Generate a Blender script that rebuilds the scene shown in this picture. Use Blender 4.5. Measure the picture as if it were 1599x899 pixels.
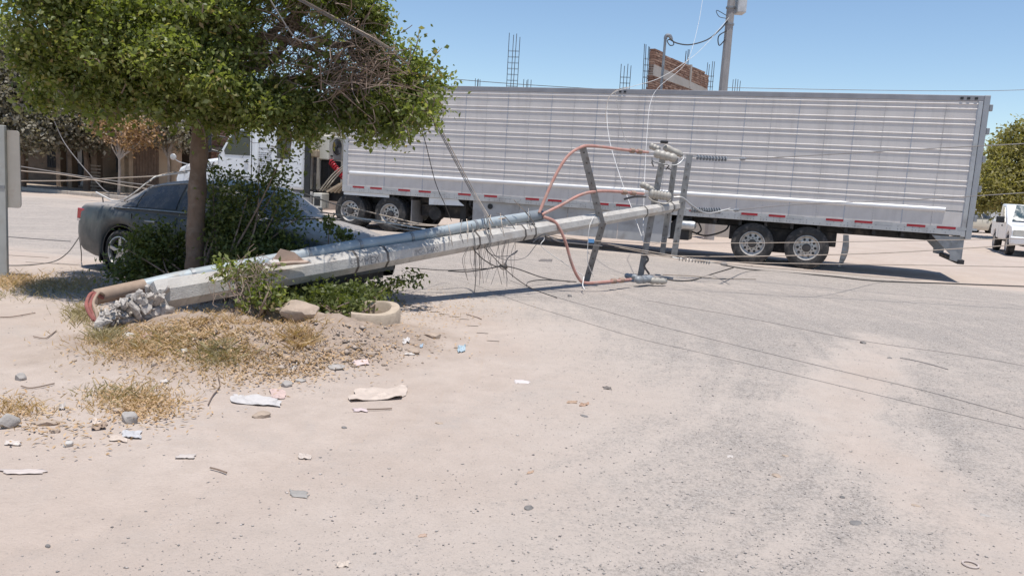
import bpy, math, random
import numpy as np
from mathutils import Vector, Matrix, Euler

for o in list(bpy.data.objects): bpy.data.objects.remove(o)
SC = bpy.context.scene
COL = SC.collection
rnd = random.Random(7)
NR = np.random.default_rng(11)

# ------------------------------------------------------------------ camera
F, PITCH, ROLL, EYE = 1223.7, 0.1374, 0.0605, 1.7
FW = Vector((0, math.cos(PITCH), -math.sin(PITCH)))
_up = Vector((0, math.sin(PITCH), math.cos(PITCH))); _rt = Vector((1, 0, 0))
RT = math.cos(ROLL)*_rt + math.sin(ROLL)*_up
UP = -math.sin(ROLL)*_rt + math.cos(ROLL)*_up
cd = bpy.data.cameras.new('camera'); cam = bpy.data.objects.new('camera', cd); COL.objects.link(cam)
cd.sensor_width = 36.0; cd.lens = 36.0*F/1599.0; cd.clip_start = .05; cd.clip_end = 3000
M = Matrix((RT, UP, -FW)).transposed().to_4x4(); M.translation = (0, 0, EYE)
cam.matrix_world = M
SC.camera = cam

# ------------------------------------------------------------------ light
SUN_DIR = Vector((0.04, -0.16, 1.0)).normalized()       # towards the sun, close to the zenith
w = bpy.data.worlds.new('World'); SC.world = w; w.use_nodes = True
nt = w.node_tree; nt.nodes.clear()
sky = nt.nodes.new('ShaderNodeTexSky'); sky.sky_type = 'NISHITA'; sky.sun_disc = False
sky.sun_elevation = math.asin(SUN_DIR.z)
sky.sun_rotation = math.atan2(SUN_DIR.x, SUN_DIR.y)
sky.air_density = 1.0; sky.dust_density = 0.0; sky.ozone_density = 3.0
bg = nt.nodes.new('ShaderNodeBackground'); bg.inputs[1].default_value = 0.135
wo = nt.nodes.new('ShaderNodeOutputWorld')
nt.links.new(sky.outputs[0], bg.inputs[0]); nt.links.new(bg.outputs[0], wo.inputs[0])
sl = bpy.data.lights.new('sun', 'SUN'); sl.energy = 4.75; sl.angle = math.radians(.53); sl.color = (1, .96, .895)
so = bpy.data.objects.new('sun', sl); COL.objects.link(so); so.location = (0, 0, 60)
so.rotation_euler = SUN_DIR.to_track_quat('Z', 'Y').to_euler()
SC.view_settings.view_transform = 'Standard'; SC.view_settings.look = 'None'
SC.view_settings.exposure = 0.06; SC.view_settings.gamma = 1.0

# ------------------------------------------------------------------ pixel helpers
def ray(px, py): return FW + RT*((px-799.5)/F) - UP*((py-449.5)/F)
def A(px, py, d):
    v = ray(px, py); return Vector((0, 0, EYE)) + v*(d/v.y)
def sstep(a, b, x):
    t = min(1, max(0, (x-a)/(b-a))); return t*t*(3-2*t)
def vn(x, y):       # cheap smooth noise
    return (math.sin(x*1.7+y*2.3+1.3)+math.sin(x*3.1-y*1.9+.4)*.6+math.sin(-x*5.3+y*4.7+2.2)*.35+math.sin(x*9.7+y*8.3)*.18)/2.1
def road_edge(x):   # near edge of the tarmac: tarmac lies at y greater than this, for x left of the corner
    return 11.2-(x+7)*.48
def H(x, y):
    u = (x+2.35)*.88+(y-7.35)*.48; v = -(x+2.35)*.48+(y-7.35)*.88
    r = math.sqrt((u/2.15)**2+(v/1.55)**2)
    h = .23*(1-sstep(.25, 1.0, r))
    if h > .002: h *= 1+.24*vn(x*2.2, y*2.2)+.16*vn(x*6, y*6)+.09*vn(x*13+2, y*12)
    side = 1-sstep(-1.6, -.7, x+.0*y)
    far = 1-sstep(9.6, 10.6, y)
    h += side*far*.012*(vn(x*1.1+3, y*1.1)+.4*vn(x*5, y*6))
    return h
def G(px, py, z=None):
    v = ray(px, py)
    if z is not None:
        return Vector((0, 0, EYE))+v*((z-EYE)/v.z)
    zz = 0.0
    for _ in range(25):
        p = Vector((0, 0, EYE))+v*((zz-EYE)/v.z)
        zz += .6*(H(p.x, p.y)-zz)
    return p

# ------------------------------------------------------------------ materials
MATS = {}
def nodes(name):
    m = bpy.data.materials.new(name); m.use_nodes = True
    n = m.node_tree.nodes; b = n['Principled BSDF']
    return m, n, m.node_tree.links, b
def mixc(n, l, fac, a, b, blend='MIX'):
    x = n.new('ShaderNodeMix'); x.data_type = 'RGBA'; x.blend_type = blend
    for s, v in ((x.inputs[0], fac), (x.inputs[6], a), (x.inputs[7], b)):
        if isinstance(v, (int, float)): s.default_value = v
        elif isinstance(v, tuple): s.default_value = (*v[:3], 1)
        else: l.new(v, s)
    return x.outputs[2]
def noise(n, l, scale, detail=4, rough=.55, vec=None, dist=0):
    t = n.new('ShaderNodeTexNoise'); t.inputs['Scale'].default_value = scale; t.inputs['Detail'].default_value = detail
    t.inputs['Roughness'].default_value = rough; t.inputs['Distortion'].default_value = dist
    if vec is not None: l.new(vec, t.inputs['Vector'])
    return t.outputs['Fac']
def ramp(n, l, x, lo, hi, a=0.0, b=1.0):
    r = n.new('ShaderNodeMapRange'); r.interpolation_type = 'SMOOTHSTEP'
    l.new(x, r.inputs[0]); r.inputs[1].default_value = lo; r.inputs[2].default_value = hi
    r.inputs[3].default_value = a; r.inputs[4].default_value = b
    return r.outputs[0]
def math_(n, l, op, a, b):
    x = n.new('ShaderNodeMath'); x.operation = op
    for s, v in ((x.inputs[0], a), (x.inputs[1], b)):
        if isinstance(v, (int, float)): s.default_value = v
        else: l.new(v, s)
    return x.outputs[0]
def objvec(n): return n.new('ShaderNodeTexCoord').outputs['Object']
def posvec(n): return n.new('ShaderNodeNewGeometry').outputs['Position']
def bump(n, l, b, h, strength=.3, dist=.01):
    k = n.new('ShaderNodeBump'); k.inputs['Strength'].default_value = strength; k.inputs['Distance'].default_value = dist
    l.new(h, k.inputs['Height']); l.new(k.outputs[0], b.inputs['Normal'])
def mat(name, col, rough=.6, metal=0, var=.12, vscale=6, dirt=None, dirtamt=.4, dscale=2.5, bmp=0, bscale=60, spec=.5, coat=0):
    if name in MATS: return MATS[name]
    m, n, l, b = nodes(name); v = objvec(n)
    f = noise(n, l, vscale, 5, .6, v)
    c = mixc(n, l, ramp(n, l, f, .3, .7), tuple(x*(1-var) for x in col), tuple(min(1, x*(1+var)) for x in col))
    if dirt:
        d = noise(n, l, dscale, 6, .65, v, .4)
        c = mixc(n, l, ramp(n, l, d, .62-dirtamt*.35, .72, 0, .85), c, dirt)
    l.new(c, b.inputs['Base Color'])
    r = noise(n, l, vscale*2.3, 3, .5, v)
    l.new(ramp(n, l, r, .2, .8, max(.03, rough-.12), min(1, rough+.12)), b.inputs['Roughness'])
    b.inputs['Metallic'].default_value = metal; b.inputs['Specular IOR Level'].default_value = spec
    if coat: b.inputs['Coat Weight'].default_value = coat; b.inputs['Coat Roughness'].default_value = .12
    if bmp: bump(n, l, b, noise(n, l, bscale, 6, .6, v), bmp, .01)
    MATS[name] = m
    return m
def glassmat(name, col=(.02, .025, .03), dust=.25, rough=.06):
    m, n, l, b = nodes(name); v = objvec(n)
    f = noise(n, l, 3.5, 6, .6, v)
    c = mixc(n, l, ramp(n, l, f, .35, .75, 0, dust), col, (.34, .31, .28))
    l.new(c, b.inputs['Base Color']); b.inputs['Roughness'].default_value = rough
    l.new(ramp(n, l, f, .3, .8, rough, rough+.35), b.inputs['Roughness'])
    b.inputs['Specular IOR Level'].default_value = .6
    MATS[name] = m; return m
def leafmat(name, stops, trans=.3, rough=.45):
    m, n, l, b = nodes(name)
    g = n.new('ShaderNodeNewGeometry'); cr = n.new('ShaderNodeValToRGB')
    e = cr.color_ramp.elements
    while len(e) < len(stops): e.new(.5)
    for i, (p, c) in enumerate(stops): e[i].position = p; e[i].color = (*c, 1)
    l.new(g.outputs['Random Per Island'], cr.inputs[0])
    f = noise(n, l, 1.4, 3, .5, posvec(n))
    c = mixc(n, l, ramp(n, l, f, .35, .68, 0, .55), cr.outputs[0], stops[-1][1])
    l.new(c, b.inputs['Base Color']); b.inputs['Roughness'].default_value = rough; b.inputs['Specular IOR Level'].default_value = .35
    t = n.new('ShaderNodeBsdfTranslucent'); mx = n.new('ShaderNodeMixShader'); mx.inputs[0].default_value = trans
    tc = mixc(n, l, 1.0, c, (1.5, 1.6, .6), 'MULTIPLY'); l.new(tc, t.inputs[0])
    out = n['Material Output']
    l.new(b.outputs[0], mx.inputs[1]); l.new(t.outputs[0], mx.inputs[2]); l.new(mx.outputs[0], out.inputs[0])
    MATS[name] = m; return m

def dirt_color(n, l):
    v = posvec(n)
    a = noise(n, l, .55, 6, .6, v, .3); b = noise(n, l, 5, 6, .65, v); c = noise(n, l, 38, 4, .7, v); g = noise(n, l, 150, 3, .7, v)
    col = mixc(n, l, ramp(n, l, a, .3, .7), (.465, .375, .315), (.525, .437, .375))
    col = mixc(n, l, ramp(n, l, b, .35, .72, 0, .55), col, (.415, .338, .285))
    col = mixc(n, l, ramp(n, l, c, .5, .8, 0, .4), col, (.36, .30, .26))
    gp = noise(n, l, 1.3, 6, .7, v, .4); col = mixc(n, l, ramp(n, l, gp, .5, .72, 0, .55), col, (.42, .365, .325))
    col = mixc(n, l, ramp(n, l, g, .62, .78, 0, .45), col, (.26, .22, .2))
    sx = n.new('ShaderNodeMath'); sx.operation = 'ADD'; l.new(b, sx.inputs[0]); l.new(c, sx.inputs[1])
    return col, sx.outputs[0], v, c, g
def ground_mat():
    m, n, l, b = nodes('dusty_earth')
    col, hgt, v, c, g = dirt_color(n, l)
    at = n.new('ShaderNodeAttribute'); at.attribute_name = 'mound'
    br = noise(n, l, 7, 6, .7, v)
    mnd = mixc(n, l, ramp(n, l, br, .3, .75), (.285, .21, .16), (.41, .325, .26))
    col = mixc(n, l, at.outputs['Fac'], col, mnd)
    l.new(col, b.inputs['Base Color']); b.inputs['Roughness'].default_value = .95; b.inputs['Specular IOR Level'].default_value = .15
    bump(n, l, b, hgt, .7, .025)
    return m
def road_mat():
    m, n, l, b = nodes('dusty_tarmac')
    dcol, hgt, v, c, g = dirt_color(n, l)
    at = n.new('ShaderNodeAttribute'); at.attribute_name = 'dust'
    # tarmac with exposed stone
    mp = n.new('ShaderNodeMapping'); l.new(v, mp.inputs[0]); mp.inputs['Rotation'].default_value = (0, 0, .449); mp.inputs['Scale'].default_value = (.10, 1.1, 1)
    streak = noise(n, l, 1.0, 5, .6, mp.outputs[0])
    f1 = noise(n, l, 60, 5, .75, v); f2 = noise(n, l, 170, 3, .8, v)
    vo = n.new('ShaderNodeTexVoronoi'); vo.inputs['Scale'].default_value = 75; l.new(v, vo.inputs['Vector'])
    tar = mixc(n, l, ramp(n, l, f1, .38, .64), (.25, .218, .194), (.46, .41, .37))
    tar = mixc(n, l, ramp(n, l, f2, .52, .66, 0, .85), tar, (.11, .10, .096))
    tar = mixc(n, l, ramp(n, l, vo.outputs['Distance'], .0, .22, .35, 0), tar, (.50, .455, .42))
    big = noise(n, l, .9, 6, .62, v, .5); mid = noise(n, l, 6, 6, .7, v, .3)
    sm_ = noise(n, l, 22, 5, .7, v, .2)
    # tyre sweeps: rings about the street corner, wavering
    sub = n.new('ShaderNodeVectorMath'); sub.operation = 'SUBTRACT'; l.new(v, sub.inputs[0]); sub.inputs[1].default_value = (-4.5, 9.5, 0)
    ln = n.new('ShaderNodeVectorMath'); ln.operation = 'LENGTH'; l.new(sub.outputs[0], ln.inputs[0])
    rr = math_(n, l, 'ADD', ln.outputs['Value'], math_(n, l, 'MULTIPLY', noise(n, l, .5, 2, .5, v), .8))
    cx = n.new('ShaderNodeCombineXYZ'); l.new(rr, cx.inputs[0]); sweep = noise(n, l, 3.2, 4, .65, cx.outputs[0])
    s = math_(n, l, 'ADD', math_(n, l, 'MULTIPLY', big, .55), math_(n, l, 'MULTIPLY', mid, .75))
    s = math_(n, l, 'ADD', s, math_(n, l, 'MULTIPLY', sm_, .9))
    s = math_(n, l, 'ADD', s, math_(n, l, 'MULTIPLY', f1, .8))
    s = math_(n, l, 'ADD', s, math_(n, l, 'MULTIPLY', streak, .5))
    s = math_(n, l, 'ADD', s, math_(n, l, 'MULTIPLY', sweep, 1.0))
    s = math_(n, l, 'SUBTRACT', s, 2.25)                       # centred on zero
    s = math_(n, l, 'ADD', math_(n, l, 'MULTIPLY', s, 1.2), at.outputs['Fac'])
    k = ramp(n, l, s, .0, .9)
    grey = mixc(n, l, ramp(n, l, at.outputs['Fac'], .55, 1.1, .6, 0), dcol, (.485, .425, .375))
    f3 = noise(n, l, 95, 4, .75, v); grey = mixc(n, l, ramp(n, l, f3, .54, .70, 0, .6), grey, (.27, .24, .22))
    col = mixc(n, l, k, tar, grey)
    ck = n.new('ShaderNodeTexVoronoi'); ck.feature = 'DISTANCE_TO_EDGE'; ck.inputs['Scale'].default_value = .8
    wv = n.new('ShaderNodeVectorMath'); wv.operation = 'ADD'; l.new(v, wv.inputs[0])
    nz = n.new('ShaderNodeTexNoise'); nz.inputs['Scale'].default_value = 3; nz.inputs['Detail'].default_value = 5; l.new(v, nz.inputs['Vector']); l.new(nz.outputs['Color'], wv.inputs[1]); l.new(wv.outputs[0], ck.inputs['Vector'])
    crk = math_(n, l, 'MULTIPLY', ramp(n, l, ck.outputs['Distance'], .002, .012, 1, 0), ramp(n, l, big, .52, .62, 0, .5))
    crk = math_(n, l, 'MULTIPLY', crk, ramp(n, l, at.outputs['Fac'], .45, .7, 1, 0))
    col = mixc(n, l, crk, col, (.12, .11, .105))
    l.new(col, b.inputs['Base Color']); b.inputs['Roughness'].default_value = .92; b.inputs['Specular IOR Level'].default_value = .2
    hh = math_(n, l, 'ADD', math_(n, l, 'MULTIPLY', f1, .8), math_(n, l, 'MULTIPLY', hgt, .6))
    bump(n, l, b, hh, .8, .014)
    return m

# ------------------------------------------------------------------ mesh helpers
def tag(o, label=None, cat=None, group=None, kind=None):
    if label: o['label'] = label
    if cat: o['category'] = cat
    if group: o['group'] = group
    if kind: o['kind'] = kind
    return o
def link(name, me, m=None, parent=None, smooth=False):
    o = bpy.data.objects.new(name, me); COL.objects.link(o)
    if m is not None and not me.materials: me.materials.append(m)
    if parent is not None: o.parent = parent
    if smooth:
        me.polygons.foreach_set('use_smooth', [True]*len(me.polygons))
    return o
def empty(name, loc=(0, 0, 0), rz=0, label=None, cat=None, group=None):
    o = bpy.data.objects.new(name, None); COL.objects.link(o); o.location = loc; o.rotation_euler = (0, 0, rz)
    o.empty_display_size = .1
    return tag(o, label, cat, group)
class MB:
    def __init__(s): s.v = []; s.f = []
    def add(s, vs, fs):
        k = len(s.v); s.v += [tuple(p) for p in vs]; s.f += [tuple(i+k for i in f) for f in fs]; return s
    def box(s, x0, x1, y0, y1, z0, z1, R=None):
        vs = [Vector((x, y, z)) for x in (x0, x1) for y in (y0, y1) for z in (z0, z1)]
        if R is not None: vs = [R @ p for p in vs]
        return s.add(vs, [(0, 1, 3, 2), (4, 6, 7, 5), (0, 4, 5, 1), (2, 3, 7, 6), (0, 2, 6, 4), (1, 5, 7, 3)])
    def beam(s, a, b, w, h, up=(0, 0, 1), taper=1):
        a, b = Vector(a), Vector(b); d = (b-a).normalized(); u = Vector(up); sd = d.cross(u)
        if sd.length < 1e-4: sd = d.cross(Vector((1, 0, 0)))
        sd.normalize(); u = sd.cross(d)
        vs = []
        for p, k in ((a, 1), (b, taper)):
            for i, j in ((-1, -1), (1, -1), (1, 1), (-1, 1)): vs.append(p+sd*(i*w*k/2)+u*(j*h*k/2))
        return s.add(vs, [(0, 1, 5, 4), (1, 2, 6, 5), (2, 3, 7, 6), (3, 0, 4, 7), (3, 2, 1, 0), (4, 5, 6, 7)])
    def tube(s, pts, r, n=8, cap=True):
        pts = [Vector(p) for p in pts]
        rs = r if isinstance(r, (list, tuple)) else [r]*len(pts)
        t = (pts[1]-pts[0]).normalized(); a = t.orthogonal().normalized(); vs = []; fs = []
        for i, p in enumerate(pts):
            t = (pts[min(i+1, len(pts)-1)]-pts[max(i-1, 0)])
            t = t.normalized() if t.length > 1e-9 else Vector((0, 0, 1))
            a = (a-t*a.dot(t))
            a = a.normalized() if a.length > 1e-6 else t.orthogonal().normalized()
            b = t.cross(a)
            for k in range(n):
                an = 2*math.pi*k/n; vs.append(p+a*(math.cos(an)*rs[i])+b*(math.sin(an)*rs[i]))
        for i in range(len(pts)-1):
            for k in range(n):
                fs.append((i*n+k, i*n+(k+1) % n, (i+1)*n+(k+1) % n, (i+1)*n+k))
        if cap: fs += [tuple(range(n))[::-1], tuple(range((len(pts)-1)*n, len(pts)*n))]
        return s.add(vs, fs)
    def lathe(s, o, ax, prof, n=24, cap=True):     # prof: (along axis, radius)
        o = Vector(o); ax = Vector(ax).normalized(); a = ax.orthogonal().normalized(); b = ax.cross(a); vs = []; fs = []
        for (h, r) in prof:
            for k in range(n):
                an = 2*math.pi*k/n; vs.append(o+ax*h+a*(math.cos(an)*r)+b*(math.sin(an)*r))
        for i in range(len(prof)-1):
            for k in range(n): fs.append((i*n+k, i*n+(k+1) % n, (i+1)*n+(k+1) % n, (i+1)*n+k))
        if cap: fs += [tuple(range(n))[::-1], tuple(range((len(prof)-1)*n, len(prof)*n))]
        return s.add(vs, fs)
    def prism(s, poly, y0, y1):          # poly in x,z extruded along y
        n = len(poly); vs = [(x, y0, z) for x, z in poly]+[(x, y1, z) for x, z in poly]
        fs = [tuple(range(n)), tuple(range(n, 2*n))[::-1]]+[(i, i+n, (i+1) % n+n, (i+1) % n) for i in range(n)]
        return s.add(vs, fs)
    def grid(s, P):                      # P[i][j] points
        ni, nj = len(P), len(P[0]); vs = [p for row in P for p in row]
        return s.add(vs, [(i*nj+j, (i+1)*nj+j, (i+1)*nj+j+1, i*nj+j+1) for i in range(ni-1) for j in range(nj-1)])
    def mesh(s, name):
        me = bpy.data.meshes.new(name); me.from_pydata(s.v, [], s.f); me.update(); return me
    def build(s, name, m, parent=None, smooth=False, bevel=0, seg=2, angle=40):
        o = link(name, s.mesh(name), m, parent)
        if bevel:
            b = o.modifiers.new('bevel', 'BEVEL'); b.width = bevel; b.segments = seg; b.limit_method = 'ANGLE'; b.angle_limit = math.radians(35)
        if smooth:
            o.data.polygons.foreach_set('use_smooth', [True]*len(o.data.polygons))
            o.data.set_sharp_from_angle(angle=math.radians(angle))
        return o
def crom(pts, n=8):
    pts = [Vector(p) for p in pts]; out = []
    P = [pts[0]*2-pts[1]]+pts+[pts[-1]*2-pts[-2]]
    for i in range(1, len(P)-2):
        for k in range(n):
            t = k/n; a, b, c, d = P[i-1], P[i], P[i+1], P[i+2]
            out.append(.5*((2*b)+(c-a)*t+(2*a-5*b+4*c-d)*t*t+(3*b-a-3*c+d)*t**3))
    out.append(pts[-1]); return out
def quads(name, V, m, parent=None):      # V: (N,4,3) numpy -> one mesh of loose quads
    N = len(V); me = bpy.data.meshes.new(name)
    me.vertices.add(N*4); me.vertices.foreach_set('co', V.reshape(-1).astype(np.float32))
    me.loops.add(N*4); me.loops.foreach_set('vertex_index', np.arange(N*4, dtype=np.int32))
    me.polygons.add(N); me.polygons.foreach_set('loop_start', np.arange(0, N*4, 4, dtype=np.int32))
    me.update(calc_edges=True); me.validate()
    return link(name, me, m, parent)
def rdir(N, up=0.0):
    d = NR.normal(size=(N, 3)); d[:, 2] += up; return d/np.linalg.norm(d, axis=1)[:, None]
def leaf_quads(P, L, W, up=.7, fold=.18, droop=-.25):
    N = len(P); n = rdir(N, up); t = rdir(N, droop); t -= n*(n*t).sum(1)[:, None]; t /= np.linalg.norm(t, axis=1)[:, None]+1e-9
    b = np.cross(n, t); s = NR.uniform(.6, 1.25, N)[:, None]; L = L*s; W = W*s
    return np.stack([P, P+t*L*.45+b*W*.5+n*W*fold, P+t*L, P+t*L*.45-b*W*.5+n*W*fold], 1)
def lobes_points(lobes, dens, sub=.16, inner=.55, per=(18, 44)):
    out = []
    for (c, rx, ry, rz, k) in lobes:
        area = 4*math.pi*((rx*ry)**1.6/3+(rx*rz)**1.6/3+(ry*rz)**1.6/3)**(1/1.6)
        nc = max(3, int(area*dens*k/(sum(per)/2))); d = rdir(nc); r = NR.uniform(inner, 1.0, nc)[:, None]**.6
        cc = np.array(c)+d*r*np.array([rx, ry, rz])*(1+NR.normal(size=(nc, 1))*.06)
        cnt = NR.integers(per[0], per[1], nc)
        idx = np.repeat(np.arange(nc), cnt)
        s = sub*NR.uniform(.6, 1.3, nc)[idx][:, None]
        out.append(cc[idx]+NR.normal(size=(len(idx), 3))*s*np.array([1, 1, .75]))
    return np.concatenate(out)

# ================================================================== the setting
def axis(lo, hi, step, far):
    a = list(np.arange(lo, hi+1e-6, step)); s = step; x = lo; L = []
    while x > -far: s *= 1.45; x -= s; L.append(max(x, -far))
    R = []; s = step; x = hi
    while x < far: s *= 1.45; x += s; R.append(min(x, far))
    return np.array(L[::-1]+a+R)
def heightgrid(name, xs, ys, zf, m, attr, af, keep=None):
    nx, ny = len(xs), len(ys)
    vs = [(x, y, zf(x, y)) for x in xs for y in ys]; fs = []
    for i in range(nx-1):
        for j in range(ny-1):
            if keep is None or keep((xs[i]+xs[i+1])/2, (ys[j]+ys[j+1])/2):
                fs.append((i*ny+j, (i+1)*ny+j, (i+1)*ny+j+1, i*ny+j+1))
    me = bpy.data.meshes.new(name); me.from_pydata(vs, [], fs); me.update()
    a = me.attributes.new(attr, 'FLOAT', 'POINT'); a.data.foreach_set('value', [af(x, y) for x in xs for y in ys])
    return link(name, me, m, None, True)
def mound_f(x, y):
    u = (x+2.35)*.88+(y-7.35)*.48; v = -(x+2.35)*.48+(y-7.35)*.88
    r = math.sqrt((u/2.15)**2+(v/1.55)**2)
    return .85*(1-sstep(.62, 1.02, r+.1*vn(x*3, y*3)))
gx = axis(-8.0, 1.0, .06, 900); gy = axis(3.0, 12.0, .06, 900)
ground = tag(heightgrid('ground', gx, gy, H, ground_mat(), 'mound', mound_f), kind='structure')

# tarmac: the street the lorry blocks plus the dusty side street the camera stands on
POLY = [(-70, 56), (-21, 32.4), (10, 17.4), (60, -6.6), (60, -12), (-3.4, -12), (-2.7, 2), (-1.7, 3.6), (-.75, 5.1), (-.25, 6.6), (-.15, 8.0),
        (-.55, 9.3), (-1.6, 10.4), (-3.5, 11.0), (-7, 11.9), (-20, 18.1), (-70, 42)]
def inside(x, y):
    c = False; j = len(POLY)-1
    for i in range(len(POLY)):
        xi, yi = POLY[i]; xj, yj = POLY[j]
        if (yi > y) != (yj > y) and x < (xj-xi)*(y-yi)/(yj-yi)+xi: c = not c
        j = i
    return c
def edist(x, y):
    d = 1e9
    for i in range(len(POLY)):
        ax, ay = POLY[i-1]; bx, by = POLY[i]; dx, dy = bx-ax, by-ay
        t = min(1, max(0, ((x-ax)*dx+(y-ay)*dy)/(dx*dx+dy*dy)))
        d = min(d, math.hypot(x-ax-dx*t, y-ay-dy*t))
    return d
TRACK = [(4.6, 9.6), (3.3, 7.3), (2.62, 6.1), (2.55, 5.0), (2.5, 4.2), (2.45, 3.3), (2.4, 1)]
def tdist(x, y):
    d = 1e9
    for (ax, ay), (bx, by) in zip(TRACK, TRACK[1:]):
        dx, dy = bx-ax, by-ay; t = min(1, max(0, ((x-ax)*dx+(y-ay)*dy)/(dx*dx+dy*dy)))
        d = min(d, math.hypot(x-ax-dx*t, y-ay-dy*t))
    return d
def dust_f(x, y):
    if not inside(x, y): return 1.5
    e = edist(x, y)
    t = ((10-x)*(-.434)+(17.4-y)*.90)*1.0            # metres in from the far edge of the street
    lane = .26+.16*sstep(4.5, 6.5, t)
    fore = .40+.08*vn(x*.9, y*.7)
    d = lane+(fore-lane)*sstep(5.0, 7.5, t)*sstep(-6, -1, x) if x > -6 else lane+.12
    d += (.62*(1-sstep(0, 3.0, e))+.4*(1-sstep(0, .5, e))) if y < 11 else .9*(1-sstep(0, 1.2, e))
    if y < 12 and x > 0: d += .5*(1-sstep(.05, .65, tdist(x, y)+.12*vn(x*3, y*3)))
    return d
rx = axis(-4.0, 9.0, .13, 70); ry = axis(2.0, 16.0, .13, 60); ry = ry[ry > -12]
road = tag(heightgrid('road', rx, ry, lambda x, y: .006, road_mat(), 'dust', dust_f, inside), kind='structure')

# far pavement with its kerb, on the other side of the street
m_kerb = mat('old_kerb_concrete', (.42, .37, .32), .9, bmp=.4)
rd = Vector((.9, -.434, 0)).normalized(); rn = Vector((.434, .9, 0)).normalized()
K0 = Vector((-21.0, 33.3, 0))
RS = Matrix((rd, rn, Vector((0, 0, 1)))).transposed().to_4x4()       # street frame: x along, y away
RS.translation = K0
pv = MB(); pv.box(-45, 9, .16, 7, -.02, .13, None)
pave = pv.build('pavement', mat('far_pavement_dirt', (.40, .33, .27), .95, bmp=.4, dirt=(.30, .22, .15), dirtamt=.6), bevel=.02)
pave.matrix_world = RS; tag(pave, kind='structure')
kb = MB()
x = -45
while x < 9:
    kb.box(x, x+1.47, -.02+rnd.uniform(-.015, .015), .15, -.02, .145+rnd.uniform(-.01, .01)); x += 1.5
kerb = kb.build('kerb', m_kerb, bevel=.015); kerb.matrix_world = RS; tag(kerb, kind='structure')

# ================================================================== articulated lorry
TH = -.3471; T0 = Vector((-5.1241, 22.9893, 0))
def strail(px, py, yoff=0.0):          # pixel -> local (s, z) on the near side of the trailer
    v = ray(px, py); d = Vector((math.cos(TH), math.sin(TH), 0)); nn = Vector((math.sin(-TH), math.cos(TH), 0))
    t = (nn.dot(T0+nn*yoff))/(nn.dot(v)); p = Vector((0, 0, EYE))+v*t
    return (p-T0).dot(d), p.z
m_alu = mat('ribbed_aluminium', (.64, .59, .555), .5, .06, .04, 1.2, (.54, .49, .455), .35, .9, spec=.4)
def grime(m, col, amt):       # vertical run-off streaks
    n, l = m.node_tree.nodes, m.node_tree.links; b = n['Principled BSDF']; src = b.inputs['Base Color'].links[0].from_socket
    mp = n.new('ShaderNodeMapping'); l.new(posvec(n), mp.inputs[0]); mp.inputs['Scale'].default_value = (6, 6, .35)
    f = noise(n, l, 1.0, 6, .7, mp.outputs[0]); l.new(mixc(n, l, ramp(n, l, f, .48, .75, 0, amt), src, col), b.inputs['Base Color'])
grime(m_alu, (.44, .405, .38), .38)
m_alu2 = mat('bare_aluminium_rail', (.46, .455, .46), .4, .45, .06, 2, (.30, .28, .27), .35, 1.7)
m_dark = mat('chassis_black', (.022, .022, .024), .7, 0, .3, 5, (.12, .10, .085), .35)
m_tyre = mat('dusty_tyre', (.035, .034, .034), .9, 0, .2, 9, (.15, .13, .115), .45, 5, bmp=.3, bscale=90)
m_chrome = mat('polished_wheel', (.50, .48, .46), .35, .35, .1, 5, (.40, .36, .32), .3, 4)
m_hub = mat('wheel_hub', (.06, .055, .055), .5, .3, .2)
m_red = mat('red_reflective_tape', (.33, .012, .022), .35)
m_pale = mat('pale_reflective_tape', (.40, .40, .40), .4)
m_white = mat('white_lorry_paint', (.72, .73, .74), .35, 0, .04, 1.5, (.50, .46, .42), .2, 1.5, coat=.3)
m_cream = mat('cream_cab_panel', (.60, .57, .50), .5, 0, .06, 2, (.40, .35, .30), .3)
m_glass = glassmat('dusty_window_glass')
m_steel = mat('galvanised_steel', (.30, .305, .315), .5, .6, .12, 6, (.20, .19, .18), .4, 5)
m_blackp = mat('black_plastic', (.018, .018, .02), .5, 0, .2)

trailer = empty('semi_trailer', T0, TH, 'long silver ribbed-side box trailer standing across the street', 'trailer')
L = 16.15
bd = MB(); bd.box(.03, L-.03, .03, 2.56, 1.12, 4.06)
bd.build('box_body', mat('trailer_shell', (.5, .5, .52), .5, .3), trailer)
rf = MB(); rf.box(.02, L-.02, .02, 2.57, 4.062, 4.085); rf.build('roof_sheet', m_alu2, trailer)
# ribbed side panels, each a part of its own
prof = [(0, 1.60)]
for k in range(7):
    for dz in (-.055, .055):
        zc = 1.86+k*.335+dz
        for a in np.linspace(-90, 90, 7):
            prof.append((-.0115*math.cos(math.radians(a)), zc+.018*math.sin(math.radians(a))))
prof.append((0, 3.99))
npan = 26; pw_ = (L-.34)/npan
def panel_mesh(wd):
    b = MB(); P = [[(0, y, z) for (y, z) in prof], [(wd, y, z) for (y, z) in prof]]
    b.grid(P); return b.mesh('side_panel')
pm = panel_mesh(pw_-.0012); pm.materials.append(m_alu)
lowm = MB().box(0, pw_-.0025, 0.0, .02, 1.24, 1.575).mesh('lower_panel'); lowm.materials.append(m_alu)
for i in range(npan):
    o = link('side_panel', pm, None, trailer); o.location = (.17+i*pw_, .0 if i % 2 else .002, 0)
    o = link('lower_panel', lowm, None, trailer); o.location = (.17+i*pw_, .0 if i % 2 else .002, 0)
far = MB(); far.box(.1, L-.1, 2.565, 2.6, 1.1, 4.05); far.build('far_side_wall', m_alu, trailer)
m_seam = mat('panel_seam_strip', (.47, .47, .50), .5, .3)
sm = MB().box(0, .022, -.0045, .01, 1.245, 3.97).mesh('rivet_strip'); sm.materials.append(m_seam)
for i in range(0, npan+1, 2):
    o = link('rivet_strip', sm, None, trailer); o.location = (.17+i*pw_-.0155, 0, 0)
rv = MB()
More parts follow.
